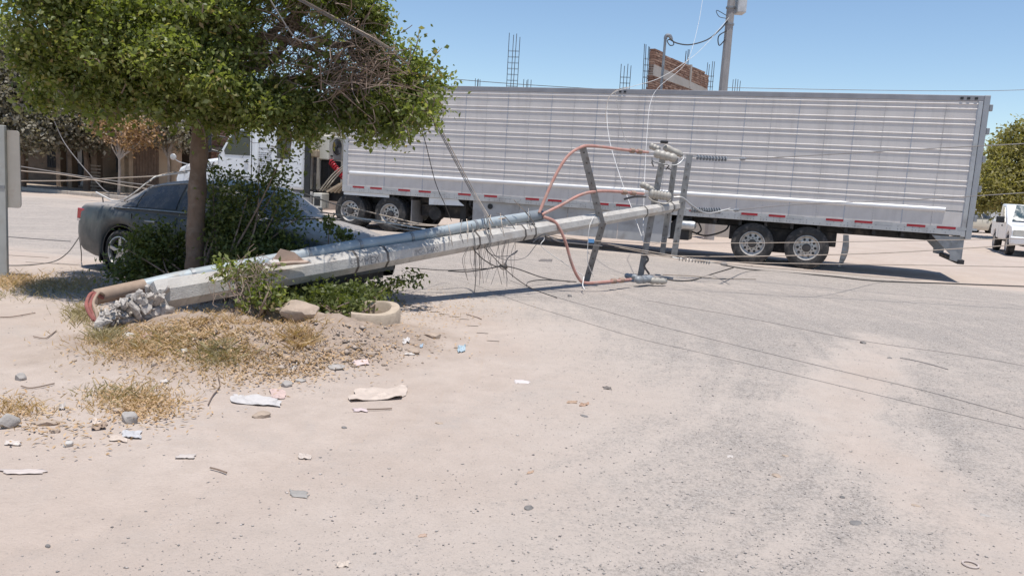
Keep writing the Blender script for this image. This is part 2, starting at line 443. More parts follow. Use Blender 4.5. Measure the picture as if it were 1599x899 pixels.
for i in range(0, npan+1):
    for k in range(38):
        z = 1.28+k*.07
        rv.box(.17+i*pw_-.008, .17+i*pw_+.002, -.013, 0, z, z+.010)
tag(rv.build('rivets', mat('rivet_heads', (.38, .38, .40), .5, .3), trailer), kind='stuff')
rr = MB()
pr = [(-.045*math.cos(math.radians(a)), 1.61+.05*math.sin(math.radians(a))) for a in np.linspace(-90, 90, 9)]
rr.grid([[(.25, y, z) for y, z in pr], [(15.62, y, z) for y, z in pr]]); rr.add([(.25, y, z) for y, z in pr], [tuple(range(9))]); rr.add([(15.62, y, z) for y, z in pr], [tuple(range(9))[::-1]])
rr.build('rub_rail', mat('bright_rail', (.72, .71, .71), .4, .1, .05, 2), trailer, True)
br_ = MB(); br_.box(.02, L-.15, -.02, .03, 1.06, 1.235); br_.build('bottom_rail', m_alu2, trailer, bevel=.006)
bl = MB()
for i in range(52):
    for dx, dz in ((0, 0), (.07, 0), (.14, 0), (0, .06), (.14, .06)):
        if rnd.random() < .8: bl.box(.3+i*.3+dx, .315+i*.3+dx, -.026, -.01, 1.10+dz, 1.115+dz)
tag(bl.build('rail_bolts', mat('bolt_heads', (.14, .14, .145), .5, .4), trailer), kind='stuff')
tr = MB(); tr.box(.02, L-.05, -.010, .06, 3.985, 4.11); tr.build('top_rail', mat('top_rail_grey', (.30, .29, .30), .5, .4, .1, 2), trailer, bevel=.01)
fp = MB(); fp.box(0, .17, -.012, .1, 1.06, 3.985); fp.build('front_corner_post', m_alu2, trailer, bevel=.03)
fw = MB(); fw.box(-.01, .028, .1, 2.5, 1.06, 4.06); fw.build('front_wall', m_alu2, trailer)
rp = MB(); rp.box(L-.17, L-.075, -.02, .1, 1.03, 3.984); rp.build('inner_rear_post', m_alu2, trailer, bevel=.01)
rp = MB(); rp.box(L-.07, L+.05, -.03, .12, .98, 4.115); rp.build('rear_post', mat('rear_frame_grey', (.36, .36, .37), .45, .5, .08, 2), trailer, bevel=.012)
rp = MB(); rp.box(L-.06, L+.045, .125, 2.6, .98, 1.12); rp.build('rear_sill', m_alu2, trailer, bevel=.01)
rp = MB(); rp.box(L-.02, L+.03, .125, 2.5, 1.125, 4.05); rp.build('rear_door', m_alu, trailer)
for z in (1.45, 2.1, 2.75, 3.35, 3.85):
    h = MB(); h.box(L+.05, L+.115, -.035, .05, z-.07, z+.07); h.build('hinge', m_steel, trailer, bevel=.01)
for z_, sx in ((4.02, 15.75), (4.02, 15.9), (4.02, 2.6), (4.02, 2.7), (4.02, 8.0), (4.02, 8.12), (4.02, 15.62)):
    h = MB(); h.box(sx, sx+.06, -.03, -.0095, z_, z_+.05); h.build('marker_lamp', m_blackp, trailer, bevel=.005)
tape = MB().box(-.19, .19, -.0245, -.021, 0, .052)
tm = tape.mesh('tape'); tm.materials.append(m_red); tm2 = tape.mesh('tape'); tm2.materials.append(m_pale)
reds = []
for px, py in ((560.6, 284), (588, 286), (632, 290), (664, 292), (726, 297), (767, 300), (832, 305), (867, 307.5), (940, 312), (974, 315), (1089, 322), (1171, 327.5), (1214, 331), (1304, 337), (1349, 340), (1431, 346), (1478, 349.5)):
    s, z = strail(px, py)
    o = link('reflective_tape', tm, None, trailer); o.location = (s, 0, 1.185); o.scale = (1, 1, 1)
    reds.append(s)
for s in reds:
    if min(abs(r_-s-.42) for r_ in reds) > .40: o = link('reflective_tape', tm2, None, trailer); o.location = (s+.42, 0, 1.185)
# underbody
ub = MB(); ub.box(.3, L-.3, .55, .75, .88, 1.06); ub.box(.3, L-.3, 1.85, 2.05, .88, 1.06)
for i in range(26): ub.box(.4+i*.6, .47+i*.6, .1, 2.5, .93, 1.058)
ub.build('chassis_rails', m_dark, trailer)
sk = MB()
s0, s1 = strail(737, 330)[0], strail(1047, 360)[0]
m_skirt = mat('grey_side_skirt', (.40, .395, .39), .6, 0, .06, 2, (.27, .25, .235), .4, 1.6)
n = 4
for i in range(n):
    b = MB(); a0 = s0+(s1-s0)*i/n; a1 = s0+(s1-s0)*(i+1)/n-.012
    b.prism([(a0, .34), (a1, .34), (a1, 1.055), (a0, 1.055)] if i < n-1 else [(a0, .34), (a1-.25, .34), (a1, .5), (a1, 1.055), (a0, 1.055)], .05, .07)
    b.build('side_skirt', m_skirt, trailer)
sx, sz = strail(764.5, 322.5); b = MB(); b.lathe((sx, .035, sz), (0, 1, 0), [(0, .075), (.012, .075), (.014, .05)], 16); b.build('skirt_port', m_blackp, trailer)
sx, sz = strail(762.5, 339); b = MB(); b.lathe((sx, .035, sz), (0, 1, 0), [(0, .05), (.012, .05), (.014, .03)], 16); b.build('skirt_port', m_blackp, trailer)
# landing gear
lgs = strail(717, 330)[0]
for y in (.35, 2.15):
    b = MB(); b.box(lgs-.09, lgs+.09, y-.08, y+.08, .30, 1.06); b.box(lgs-.06, lgs+.06, y-.055, y+.055, .10, .31); b.box(lgs-.15, lgs+.15, y-.12, y+.12, .07, .11)
    b.build('landing_leg', m_dark, trailer, bevel=.01)
b = MB(); b.beam((lgs, .43, .95), (lgs, 2.07, .4), .07, .05); b.beam((lgs+.08, .43, .4), (lgs+.08, 2.07, .95), .07, .05); b.beam((lgs+.1, .35, .5), (lgs+.75, .38, 1.0), .06, .05); b.beam((lgs+.7, .35, .45), (lgs+.1, .38, .95), .06, .05)
b.build('landing_gear_brace', m_dark, trailer)
# black tank and pale air cylinder behind the skirt
s2, s3 = strail(1035, 340)[0], strail(1076, 350)[0]
b = MB(); b.prism([(s2, .62), (s2+.15, .45), (s3, .45), (s3, 1.04), (s2+.35, 1.04)], .12, .8); b.build('battery_box', m_blackp, trailer, bevel=.02)
b = MB(); sx, sz = strail(1068, 350); b.lathe((sx-.2, .02, sz-.02), (1, 0, 0), [(0, .05), (.03, .10), (.07, .115), (.42, .115), (.47, .10), (.5, .04)], 18); b.build('air_cylinder', mat('dull_alloy', (.5, .5, .5), .4, .6), trailer, True)
b = MB()
hx, hz = strail(1085, 360); gx2, gz2 = strail(1138, 345)
b.tube(crom([(hx-.1, .3, hz-.05), (hx+.25, .28, hz-.12), (hx+.7, .3, hz+.05), (gx2, .4, gz2)], 6), .022, 6)
b.tube(crom([(hx, .3, hz+.25), (hx+.12, .28, hz+.02), (hx+.0, .3, hz-.1)], 6), .02, 6)
b.build('air_hose', m_blackp, trailer, True)
# wheels
def wheel(parent, c, r, wd, rim, m_rim, dual=False, near=-1, holes=10, spokes=0, tyre=m_tyre, hub=True):
    wl = empty('wheel', c); wl.parent = parent
    hw = wd/2
    def ty(y0, nm='tyre'):
        b = MB(); b.lathe((0, y0, 0), (0, 1, 0), [(-hw+.015, rim), (-hw, rim+.04), (-hw-.004, rim+(r-rim)*.5), (-hw+.012, r-.035), (-hw+.035, r-.006), (-hw*.5, r), (-hw*.48, r-.012), (-hw*.42, r-.012), (-hw*.4, r), (hw*.4, r), (hw*.42, r-.012), (hw*.48, r-.012), (hw*.5, r), (hw-.035, r-.006), (hw-.012, r-.035), (hw+.004, rim+(r-rim)*.5), (hw, rim+.04), (hw-.015, rim)], 40, False)
        return b.build(nm, tyre, wl, True)
    ty(0)
    if dual: ty(-near*(wd+.06))
    d = near
    b = MB(); b.lathe((0, 0, 0), (0, d, 0), [(-hw*.9, rim*.98), (hw*.75, rim*.98), (hw*.98, rim*1.03), (hw*1.0, rim*.99), (hw*.72, rim*.92), (hw*.30, rim*.86), (hw*.24, rim*.8), (hw*.34, rim*.56), (hw*.36, rim*.40)] if not spokes else [(-hw*.9, rim*.98), (hw*.9, rim*1.0), (hw*.95, rim*1.03), (hw*.9, rim*.95), (hw*.1, rim*.88), (hw*.0, rim*.3)], 36)
    ro = b.build('rim', m_rim if not spokes else m_hub, wl, True, angle=30)
    for k in range(holes):
        a = 2*math.pi*k/holes; ca, sa = math.cos(a)*rim*.68, math.sin(a)*rim*.68
        b = MB(); b.lathe((ca, d*hw*.20, sa), (0, d, 0), [(0, rim*.105), (hw*.17, rim*.105)], 12); b.build('hand_hole', m_blackp, ro)
        b = MB(); a += math.pi/holes; b.lathe((math.cos(a)*rim*.48, d*hw*.3, math.sin(a)*rim*.48), (0, d, 0), [(0, rim*.05), (hw*.22, rim*.045)], 8); b.build('wheel_nut', m_hub, ro)
    for k in range(spokes):
        a = 2*math.pi*k/spokes+.3; u = Vector((math.cos(a), 0, math.sin(a)))
        b = MB(); b.beam(u*rim*.1+Vector((0, d*hw*.75, 0)), u*rim*.98+Vector((0, d*hw*.8, 0)), rim*.30, .035, up=(0, 1, 0), taper=.72); b.build('spoke', m_rim, ro, bevel=.008)
    if spokes:
        b = MB(); b.lathe((0, 0, 0), (0, d, 0), [(hw*.5, rim*1.02), (hw*.97, rim*1.03), (hw*1.0, rim*.97), (hw*.85, rim*.91), (hw*.5, rim*.9)], 36, False); b.build('rim_lip', m_rim, ro, True)
    b = MB(); b.lathe((0, 0, 0), (0, d, 0), [(0, rim*.34), (hw*.75, rim*.34), (hw*.9, rim*.28), (hw*.92, rim*.1)], 18); b.build('hub_cap', m_hub if not spokes else m_rim, wl, True)
    return wl
SA = 11.5668
for s in (SA, SA+1.245):
    wheel(trailer, (s, .17, .505), .505, .27, .29, m_chrome, True)
    wheel(trailer, (s, 2.6-.17, .505), .505, .27, .29, m_chrome, True, near=1)
b = MB(); b.box(SA-.6, SA+1.9, .5, .85, .55, .9); b.box(SA-.6, SA+1.9, 1.75, 2.1, .55, .9); b.box(SA-.08, SA+.08, .3, 2.3, .43, .58); b.box(SA+1.165, SA+1.325, .3, 2.3, .43, .58); b.box(SA+.3, SA+.9, .6, 2.0, .3, .88)
b.build('bogie', m_dark, trailer, bevel=.02)
# bent mudguard hanger and the under-run guard
hx, hz = strail(1322, 366); h2, hz2 = strail(1318, 414)
b = MB(); P = []
for i in range(9):
    t = i/8; tw = t*t*1.3; w_ = .06+.035*t
    cx = hx+.06*math.sin(t*3)-.09*t+.03*t*t; cz = hz-.02-(hz-.14)*t
    P.append([(cx-w_*math.cos(tw), .25-w_*math.sin(tw), cz), (cx+w_*math.cos(tw), .25+w_*math.sin(tw), cz)])
b.grid(P); o = b.build('bent_flap_hanger', m_steel, trailer); o.modifiers.new('s', 'SOLIDIFY').thickness = .012
b = MB(); b.beam((hx-.25, .3, hz+.2), (hx+.12, .25, hz+.02), .06, .06); b.build('flap_bracket', m_dark, trailer)
for y in (.03, 2.45):
    b = MB(); b.prism([(15.42, 1.03), (16.08, 1.03), (16.08, .46), (15.84, .50), (15.84, .62)], y, y+.05); b.build('underrun_bracket', m_steel, trailer, bevel=.006)
b = MB(); b.box(16.0, 16.14, .02, 2.58, .42, .52); b.build('underrun_bar', m_dark, trailer, bevel=.01)
b = MB(); b.prism([(.05, .97), (1.55, .97), (1.55, 1.055), (.05, 1.055)], .02, .04); b.build('front_underside_plate', m_white, trailer)
b = MB(); b.prism([(2.82, .86), (3.9, .90), (3.75, 1.0), (3.7, 1.055), (2.82, 1.055)], .02, .04); b.build('front_underside_plate', m_white, trailer)

# ---------------------------------------------------------------- tractor
tractor = empty('tractor_unit', T0, TH, 'white sleeper-cab tractor unit numbered 226, half hidden behind the leafy bush', 'truck')
def hullz(sec, name, m, parent, y0=.08, y1=2.52, bevel=.08):
    b = MB(); b.prism(sec, y0, y1); return b.build(name, m, parent, True, bevel=bevel, seg=3)
hullz([(-1.35, 1.0), (-1.35, 3.7), (-1.7, 3.92), (-2.5, 3.9), (-3.05, 3.35), (-3.05, 1.0)], 'sleeper', m_white, tractor, .06, 2.54, .1)
hullz([(-3.055, .75), (-3.055, 2.95), (-3.6, 2.93), (-4.0, 2.75), (-4.62, 1.86), (-4.62, .75)], 'cab', m_white, tractor, .1, 2.5, .1)
hullz([(-4.625, .85), (-4.625, 1.82), (-5.6, 1.66), (-6.15, 1.45), (-6.3, 1.1), (-6.3, .6), (-5.95, .6), (-5.85, .95), (-5.6, 1.12), (-5.25, 1.12), (-5.0, .95), (-4.9, .6), (-4.625, .6)], 'bonnet', m_white, tractor, .16, 2.44, .1)
b = MB(); b.box(-6.5, -6.305, .05, 2.55, .35, .75); b.build('bumper', m_chrome, tractor, bevel=.05)
b = MB(); b.box(-6.34, -6.24, .35, .62, .95, 1.2); b.build('headlamp', glassmat('lamp_glass', (.5, .5, .5), .1), tractor, bevel=.03)
b = MB(); b.prism([(-3.35, 1.93), (-4.28, 1.93), (-4.32, 2.05), (-3.98, 2.6), (-3.75, 2.68), (-3.35, 2.68)], .088, .097); b.build('side_window', glassmat('cab_window', (.025, .035, .03), .15), tractor)
b = MB(); b.prism([(-3.28, .8), (-3.30, .8), (-3.30, 2.8), (-3.28, 2.8)], .09, .098); b.box(-4.5, -3.3, .09, .098, 1.28, 1.30); b.build('door_seam', m_blackp, tractor)
b = MB(); b.box(-3.55, -3.40, .06, .095, 1.72, 1.76); b.build('door_handle', m_blackp, tractor, bevel=.01)
b = MB(); b.prism([(-1.85, 1.9), (-2.33, 1.9), (-2.33, 2.75), (-2.2, 2.85), (-1.95, 2.85), (-1.85, 2.75)], .048, .057); b.build('sleeper_window', m_glass, tractor)
b = MB(); b.box(-1.345, -1.14, .04, .085, .8, 3.4); b.build('side_extender', m_blackp, tractor, bevel=.01)
b = MB(); b.box(-1.345, -1.325, .14, 2.46, 1.05, 3.6); b.build('rear_cab_wall', m_cream, tractor)
# mirrors
b = MB(); b.box(-4.80, -4.66, -.24, -.05, 1.98, 2.62); b.build('mirror', m_blackp, tractor, bevel=.03)
b = MB(); b.tube([(-4.73, -.05, 2.05), (-4.45, .12, 1.98)], .03, 6); b.tube([(-4.73, -.05, 2.5), (-4.3, .12, 2.45)], .025, 6); b.build('mirror_arm', m_blackp, tractor)
b = MB(); b.tube(crom([(-5.8, .2, 1.55), (-6.0, .0, 1.62), (-6.1, -.1, 1.72)], 5), .016, 6); b.build('bonnet_mirror_arm', m_chrome, tractor, True)
b = MB(); b.lathe((-6.1, -.12, 1.76), (.4, -1, 0), [(-.03, .03), (-.02, .085), (.03, .10), (.06, .08), (.07, .02)], 14); b.build('bonnet_mirror', m_chrome, tractor, True)
# air-conditioning unit on the back of the sleeper
b = MB(); b.box(-1.32, -.98, .75, 1.6, 1.95, 2.68); ac = b.build('air_conditioner', mat('off_white_case', (.68, .66, .58), .5, 0, .05, 3, (.45, .4, .34), .3), tractor, bevel=.03)
b = MB(); b.lathe((-.978, 1.20, 2.36), (1, 0, 0), [(0, .25), (.01, .25), (.016, .23), (.012, .05), (.02, .04)], 24); b.build('fan', m_blackp, ac, True)
for k in range(4):
    b = MB(); b.lathe((-.962, 1.20, 2.36), (1, 0, 0), [(0, .07+.05*k), (.006, .07+.05*k), (.006, .065+.05*k), (0, .065+.05*k)], 24); b.build('fan_guard_ring', m_steel, ac)
b = MB(); b.box(-.9795, -.972, .85, .98, 2.05, 2.09); b.build('maker_plate', m_blackp, ac)
b = MB(); b.box(-1.32, -1.0, .85, 1.5, 1.15, 1.93); b.build('equipment_cabinet', m_blackp, tractor, bevel=.03)
b = MB(); b.box(-1.31, -1.1, .28, .48, 2.0, 2.22); b.build('filter_can', mat('tan_can', (.45, .36, .25), .6), tractor, bevel=.03)
b = MB(); b.lathe((-1.2, .38, .9), (0, 0, 1), [(0, .05), (1.1, .05), (1.1, .03)], 12); b.build('exhaust_pipe', m_dark, tractor, True)
b = MB(); b.box(-.95, -.85, 1.75, 1.85, 1.1, 2.9); b.box(-.8, -.74, 1.75, 1.85, 1.1, 2.9)
for k in range(12): b.box(-.9, -.77, 1.77, 1.83, 1.2+k*.14, 1.24+k*.14)
b.build('cab_ladder', m_blackp, tractor)
b = MB()
c0, c1 = Vector((-1.0, .9, 1.9)), Vector((-.15, .7, 1.22)); ax = (c1-c0); e1 = ax.orthogonal().normalized(); e2 = ax.normalized().cross(e1)
b.tube([c0+ax*t+(e1*math.cos(t*75)+e2*math.sin(t*75))*.075 for t in np.linspace(0, 1, 150)], .022, 5); b.build('coiled_air_line', mat('red_coil', (.42, .02, .035), .4), tractor, True)
b = MB()
for k in range(3): b.tube(crom([(-1.1, .5+.15*k, 1.0), (-.9+.1*k, .5, 1.25), (-.6, .55, 1.6-.1*k), (-.1, .6, 1.95)], 5), .02, 5)
b.build('service_hose', mat('pale_hose', (.45, .40, .33), .6), tractor, True)
b = MB()
for k in range(4): b.beam((-.7+.1*k, .3+.05*k, 1.0), (-.3+.12*k, .35, 1.25+.06*k), .07, .06)
b.build('folded_strap', mat('tan_strap', (.46, .36, .25), .8), tractor)
b = MB(); b.box(-6.2, 2.8, .65, .85, .72, .98); b.box(-6.2, 2.8, 1.75, 1.95, .72, .98); b.box(-.9, 2.2, .5, 2.1, .98, 1.05); b.build('chassis', m_dark, tractor)
b = MB(); b.box(-4.7, -1.2, .14, .62, .38, .98); b.build('fuel_tank', m_alu2, tractor, bevel=.15, seg=4)
b = MB(); b.box(-1.05, -.75, .1, .5, .5, .95); lb = b.build('lamp_bracket_box', m_cream, tractor, bevel=.02)
b = MB(); b.box(-1.0, -.8, .085, .0999, .58, .85); b.build('lamp_opening', m_blackp, lb)
SCC = .2546
for s in (SCC, SCC+1.32):
    wheel(tractor, (s, .17, .505), .505, .27, .29, m_chrome, True)
    wheel(tractor, (s, 2.43, .505), .505, .27, .29, m_chrome, True, near=1)
wheel(tractor, (-5.42, .2, .505), .505, .28, .29, m_chrome, False); wheel(tractor, (-5.42, 2.4, .505), .505, .28, .29, m_chrome, False, near=1)
for a0, a1 in ((SCC-.08, SCC+.08), (SCC+1.24, SCC+1.4), (-5.5, -5.34)):
    b = MB(); b.box(a0, a1, .3, 2.3, .42, .56); b.build('axle', m_dark, tractor, bevel=.02)
b = MB(); b.box(-.3, 2.0, .55, 2.05, .57, .72); b.build('suspension', m_dark, tractor)
b = MB(); b.box(2.25, 2.28, .05, .75, .25, .95); b.build('mud_flap', mat('grey_flap', (.25, .24, .235), .8), tractor)
b = MB(); b.box(2.35, 3.6, .5, 2.0, .5, .85); b.lathe((2.9, .25, .62), (0, 1, 0), [(0, .2), (.3, .2)], 20); b.build('rear_crossmember', m_dark, tractor, bevel=.02)
def text(body, name, m, parent, loc, rot, size, ext=.001, align='CENTER'):
    cu = bpy.data.curves.new(name, 'FONT'); cu.body = body; cu.size = size; cu.extrude = ext; cu.align_x = align; cu.align_y = 'CENTER'
    tmp = bpy.data.objects.new('tmp', cu); COL.objects.link(tmp)
    dg = bpy.context.evaluated_depsgraph_get(); me = bpy.data.meshes.new_from_object(tmp.evaluated_get(dg)); bpy.data.objects.remove(tmp)
    o = link(name, me, None, parent); me.materials.clear(); me.materials.append(m); o.location = loc; o.rotation_euler = rot; return o
m_ink = mat('dark_lettering', (.03, .03, .035), .6)
text('226', 'number_lettering', m_ink, tractor, (-4.95, .15, 1.55), (math.pi/2, 0, 0), .34)
b = MB(); zz = 2.06
b.box(-3.0, -2.62, .0545, .0585, 2.16, 2.19)
while zz > 1.38:
    x = -3.0
    while x < -2.55:
        wl_ = rnd.uniform(.05, .14); b.box(x, min(x+wl_, -2.5), .0545, .0585, zz-.028, zz); x += wl_+.02
    zz -= .065
b.build('door_lettering', mat('grey_lettering', (.27, .27, .28), .6), tractor)

# ================================================================== fallen concrete pole
m_conc = None
def concrete_mat():
    m, n, l, b = nodes('weathered_pole_concrete'); v = objvec(n)
    f = noise(n, l, 3, 6, .65, v); g = noise(n, l, 45, 5, .7, v)
    c = mixc(n, l, ramp(n, l, f, .3, .7), (.42, .39, .36), (.55, .52, .48))
    c = mixc(n, l, ramp(n, l, g, .58, .74, 0, .75), c, (.17, .165, .165))
    mp = n.new('ShaderNodeMapping'); l.new(v, mp.inputs[0]); mp.inputs['Scale'].default_value = (3, 3, 14)
    st = noise(n, l, 1.6, 5, .7, mp.outputs[0])
    c = mixc(n, l, ramp(n, l, st, .56, .72, 0, .5), c, (.30, .25, .20))
    p2 = noise(n, l, 11, 6, .75, v, .6); c = mixc(n, l, ramp(n, l, p2, .53, .70, 0, .65), c, (.23, .215, .205))
    p3 = noise(n, l, 2.2, 5, .7, v, .8); c = mixc(n, l, ramp(n, l, p3, .55, .68, 0, .5), c, (.40, .32, .25))
    l.new(c, b.inputs['Base Color']); b.inputs['Roughness'].default_value = .9; b.inputs['Specular IOR Level'].default_value = .25
    bump(n, l, b, math_(n, l, 'ADD', g, p2), .6, .01); return m
m_conc = concrete_mat()
Q0, Q1 = A(232, 463, 7.75), A(1064, 320.5, 14.95)
pd = (Q1-Q0).normalized(); pside = pd.cross(Vector((0, 0, 1))).normalized(); pup = pside.cross(pd)     # pside points to the camera side
def pole_t(px):
    lo, hi = -.2, 1.2
    for _ in range(50):
        t = (lo+hi)/2; p = Q0.lerp(Q1, t); d = p-Vector((0, 0, EYE))
        x = 799.5+F*d.dot(RT)/d.dot(FW)
        if x < px: lo = t
        else: hi = t
    return t
def pr_(t): return .162+(.098-.162)*t
pole = empty('fallen_utility_pole', Q0, 0, 'broken octagonal concrete utility pole lying across the mound and street', 'utility pole')
def loc(p): return Vector(p)-Q0
b = MB(); NS = 60; rows = []
for i in range(NS+1):
    t = i/NS; c = loc(Q0.lerp(Q1, t)); r = pr_(t); row = []
    for k in range(8):
        an = math.radians(22.5+45*k+6); jit = 0
        off = Vector((0, 0, 0))
        if i == 0: off = pd*rnd.uniform(-.06, .16)
        row.append(c+(pside*math.cos(an)+pup*math.sin(an))*r+off)
    rows.append(row+[row[0]])
b.grid(rows); b.add(rows[0][:8], [tuple(range(8))]); b.add(rows[-1][:8], [tuple(range(8))[::-1]])
b.build('pole_shaft', m_conc, pole)
# steel bands and lashings round the shaft
m_band = mat('rusty_band', (.13, .115, .105), .7, .4, .2)
for px in (404, 549, 596, 740, 812, 828, 933, 1004, 1046):
    t = pole_t(px); c = loc(Q0.lerp(Q1, t)); r = pr_(t)+.006; b = MB(); R1 = []; R2 = []
    for k in range(9):
        an = math.radians(28.5+45*k); dv = (pside*math.cos(an)+pup*math.sin(an))
        R1.append(c+dv*r-pd*.014); R2.append(c+dv*r+pd*.014)
    b.grid([R1, R2]); o = b.build('pole_band', m_band, pole); o.modifiers.new('s', 'SOLIDIFY').thickness = .01
# stencilled lettering on the side facet
an = math.radians(6); fn = pside*math.cos(an)+pup*math.sin(an)      # normal of the facet that faces the camera
ROT = Matrix((pd, fn.cross(pd), fn)).transposed()
for body, px, sz in (('SEMMEX', 560, .118), ('PC-13-600', 657, .09)):
    t = pole_t(px); c = Q0.lerp(Q1, t)+fn*(pr_(t)*math.cos(math.radians(22.5))+.002)-Vector((0, 0, .012))
    o = text(body, 'stencil_lettering', mat('faded_stencil', (.21, .20, .195), .9, var=.35, vscale=40), pole, loc(c), ROT.to_euler(), sz, .0006)
# broken reinforcement at the butt
m_rebar = mat('rusted_rebar', (.10, .065, .05), .8, .3, .3, 20)
for k in range(7):
    an = k*.9; s_ = loc(Q0)+(pside*math.cos(an)+pup*math.sin(an))*.10+pd*.15
    b = MB(); b.tube(crom([s_, s_-pd*.25+Vector((rnd.uniform(-.03, .03), rnd.uniform(-.03, .03), rnd.uniform(-.05, .06))), s_-pd*rnd.uniform(.34, .55)+Vector((rnd.uniform(-.08, .08), rnd.uniform(-.08, .08), rnd.uniform(-.16, -.02)))], 5), .007, 5)
    b.build('bent_rebar', m_rebar, pole)
# grey riser conduit strapped behind the pole
m_conduit = mat('grey_conduit', (.36, .40, .42), .55, .15, .08, 4, (.30, .27, .24), .35, 3)
m_conduit2 = mat('rust_stained_conduit', (.36, .26, .19), .8, .05, .25, 5, (.20, .11, .075), .5, 4)
def cpt(px, py): return A(px, py, Q0.lerp(Q1, pole_t(px)).y+.13+.05*0)
cpts = [cpt(148, 464), cpt(226, 447), cpt(300, 430.5), cpt(480, 397), cpt(560, 383), cpt(640, 371), cpt(740, 352), cpt(842, 336)]
cl = [loc(p) for p in cpts]
b = MB(); b.tube(crom(cl[:2], 3), .078, 18); b.build('rusty_conduit_end', m_conduit2, pole, True)
b = MB(); b.tube(crom(cl[1:], 5), .0755, 18); b.build('riser_conduit', m_conduit, pole, True)
b = MB(); b.tube([cl[-1]-(cl[-1]-cl[-2]).normalized()*.28, cl[-1]+(cl[-1]-cl[-2]).normalized()*.03], .086, 18); b.build('conduit_collar', mat('dark_collar', (.20, .22, .24), .6), pole, True)
for k in (2, 3, 4, 5, 6):
    d_ = (cl[min(k+1, 7)]-cl[k-1]).normalized(); b = MB(); b.tube([cl[k]-d_*.02, cl[k]+d_*.02], .083, 16); b.build('conduit_strap', m_steel, pole)
# red cables: stubs at the butt and three power cables leaving the conduit
m_redc = mat('faded_red_cable', (.47, .245, .20), .75, 0, .15, 6, (.42, .34, .29), .4, 5)
m_redd = mat('red_cable_stub', (.27, .09, .075), .8, 0, .2, 10, (.35, .25, .2), .3, 6)
for dx, dy in ((0, 0), (6, 3), (11, -2)):
    b = MB(); b.tube(crom([loc(A(158+dx*.4, 462+dy, 7.5)), loc(A(143+dx, 458+dy*.5, 7.35)), loc(A(135+dx, 474+dy, 7.2)), loc(A(139+dx, 488+dy, 7.12)), loc(A(147+dx*.5, 500+dy*.5, 7.08))], 6), .017 if dx < 10 else .013, 8)
    b.build('cable_stub', m_redd if dx < 10 else mat('tan_cable', (.36, .26, .19), .7), pole, True)
def yd(px): return Q0.lerp(Q1, pole_t(px)).y
cab = [[(842, 332, 0), (862, 285, -.05), (884, 247, -.15), (905, 231, -.2), (925, 228, -.2), (975, 234, -.1), (1012, 238, 0)],
       [(846, 335, 0), (875, 321, -.05), (905, 305, -.1), (930, 299, -.2), (960, 299, -.1), (1005, 303, 0)],
       [(848, 338, 0), (868, 348, -.15), (882, 375, -.3), (893, 412, -.4), (904, 435, -.45), (915, 441.5, -.5), (945, 440, -.7), (985, 436, -.6)]]
for pts in cab:
    b = MB(); P = []
    for x, y, o in pts:
        p = A(x, y, yd(min(x, 1050))+o)
        if p.z < .03: p = G(x, y, .025)
        P.append(loc(p))
    b.tube(crom(P, 7), .0235, 8); b.build('power_cable', m_redc, pole, True)
    for k, t in ((-1, .25), (-1, .55)):
        a_, c_ = P[-2].lerp(P[-1], t), P[-2].lerp(P[-1], t+.14)
        b = MB(); b.lathe(a_, c_-a_, [((c_-a_).length*i/8, .045 if i % 2 else .032) for i in range(9)], 10); b.build('cable_termination', mat('brown_termination', (.30, .20, .15), .6), pole)
# steel cross-arms
m_arm = mat('galvanised_crossarm', (.27, .265, .26), .65, .3, .2, 5, (.17, .15, .135), .45, 7)
def channel(a, b_, w_=.10, name='crossarm'):
    a, b_ = Vector(a), Vector(b_); d = (b_-a).normalized(); toC = (Vector((0, 0, EYE))-Q0-(a+b_)/2); toC = (toC-d*toC.dot(d)).normalized(); sd = d.cross(toC)
    m = MB(); m.beam(a, b_, w_, .008, up=toC); m.beam(a+sd*(w_/2-.004)-toC*.026, b_+sd*(w_/2-.004)-toC*.026, .008, .05, up=toC); m.beam(a-sd*(w_/2-.004)-toC*.026, b_-sd*(w_/2-.004)-toC*.026, .008, .05, up=toC)
    o = m.build(name, m_arm, pole)
    for k in range(7):
        p = a.lerp(b_, (k+.7)/8); h = MB(); h.lathe(p+toC*.0, toC, [(0, .013), (.012, .012)], 8); h.build('bolt_head', m_band, o)
    return o
dA = yd(938)-.16
channel(loc(A(909, 227, dA-.35)), loc(A(940, 352, dA)), .115)
channel(loc(A(942, 347, dA-.02)), loc(G(915, 441, .02)), .105)
channel(loc(A(1035, 246, 14.55)), loc(G(1000, 431, .05)), .115)
channel(loc(A(1055, 246, 15.15)), loc(A(1034, 397, 15.2)), .105)
channel(loc(A(1077, 242, 14.75)), loc(A(1052, 402, 14.75)), .115)
# post insulators, strain insulators
m_porc = mat('weathered_porcelain', (.42, .385, .335), .45, 0, .1, 8, (.30, .27, .23), .35, 6)
m_porc2 = mat('grey_porcelain', (.27, .285, .30), .4, 0, .1, 8, (.22, .2, .18), .3, 6)
def insulator(a, b_, r, m, n=6):
    r *= .72; a, b_ = Vector(a), Vector(b_); Ln = (b_-a).length; pf = [(0, r*.35), (Ln*.04, r*.7)]
    for i in range(n):
        u = Ln*(.08+.84*i/n); w2 = Ln*.84/n
        pf += [(u, r*.86), (u+w2*.3, r), (u+w2*.6, r*.97), (u+w2*.85, r*.82)]
    pf += [(Ln*.95, r*.75), (Ln, r*.35)]
    mm = MB(); mm.lathe(a, b_-a, pf, 18); return mm.build('insulator', m, pole, True, angle=50)
insulator(loc(A(1021, 239, 14.35)), loc(A(1057, 248, 14.35)), .115, m_porc, 4)
insulator(loc(A(1014, 227, 14.9)), loc(A(1031, 234, 14.9)), .085, m_porc, 3)
insulator(loc(A(1036, 229, 14.9)), loc(A(1066, 243, 14.9)), .095, m_porc, 2)
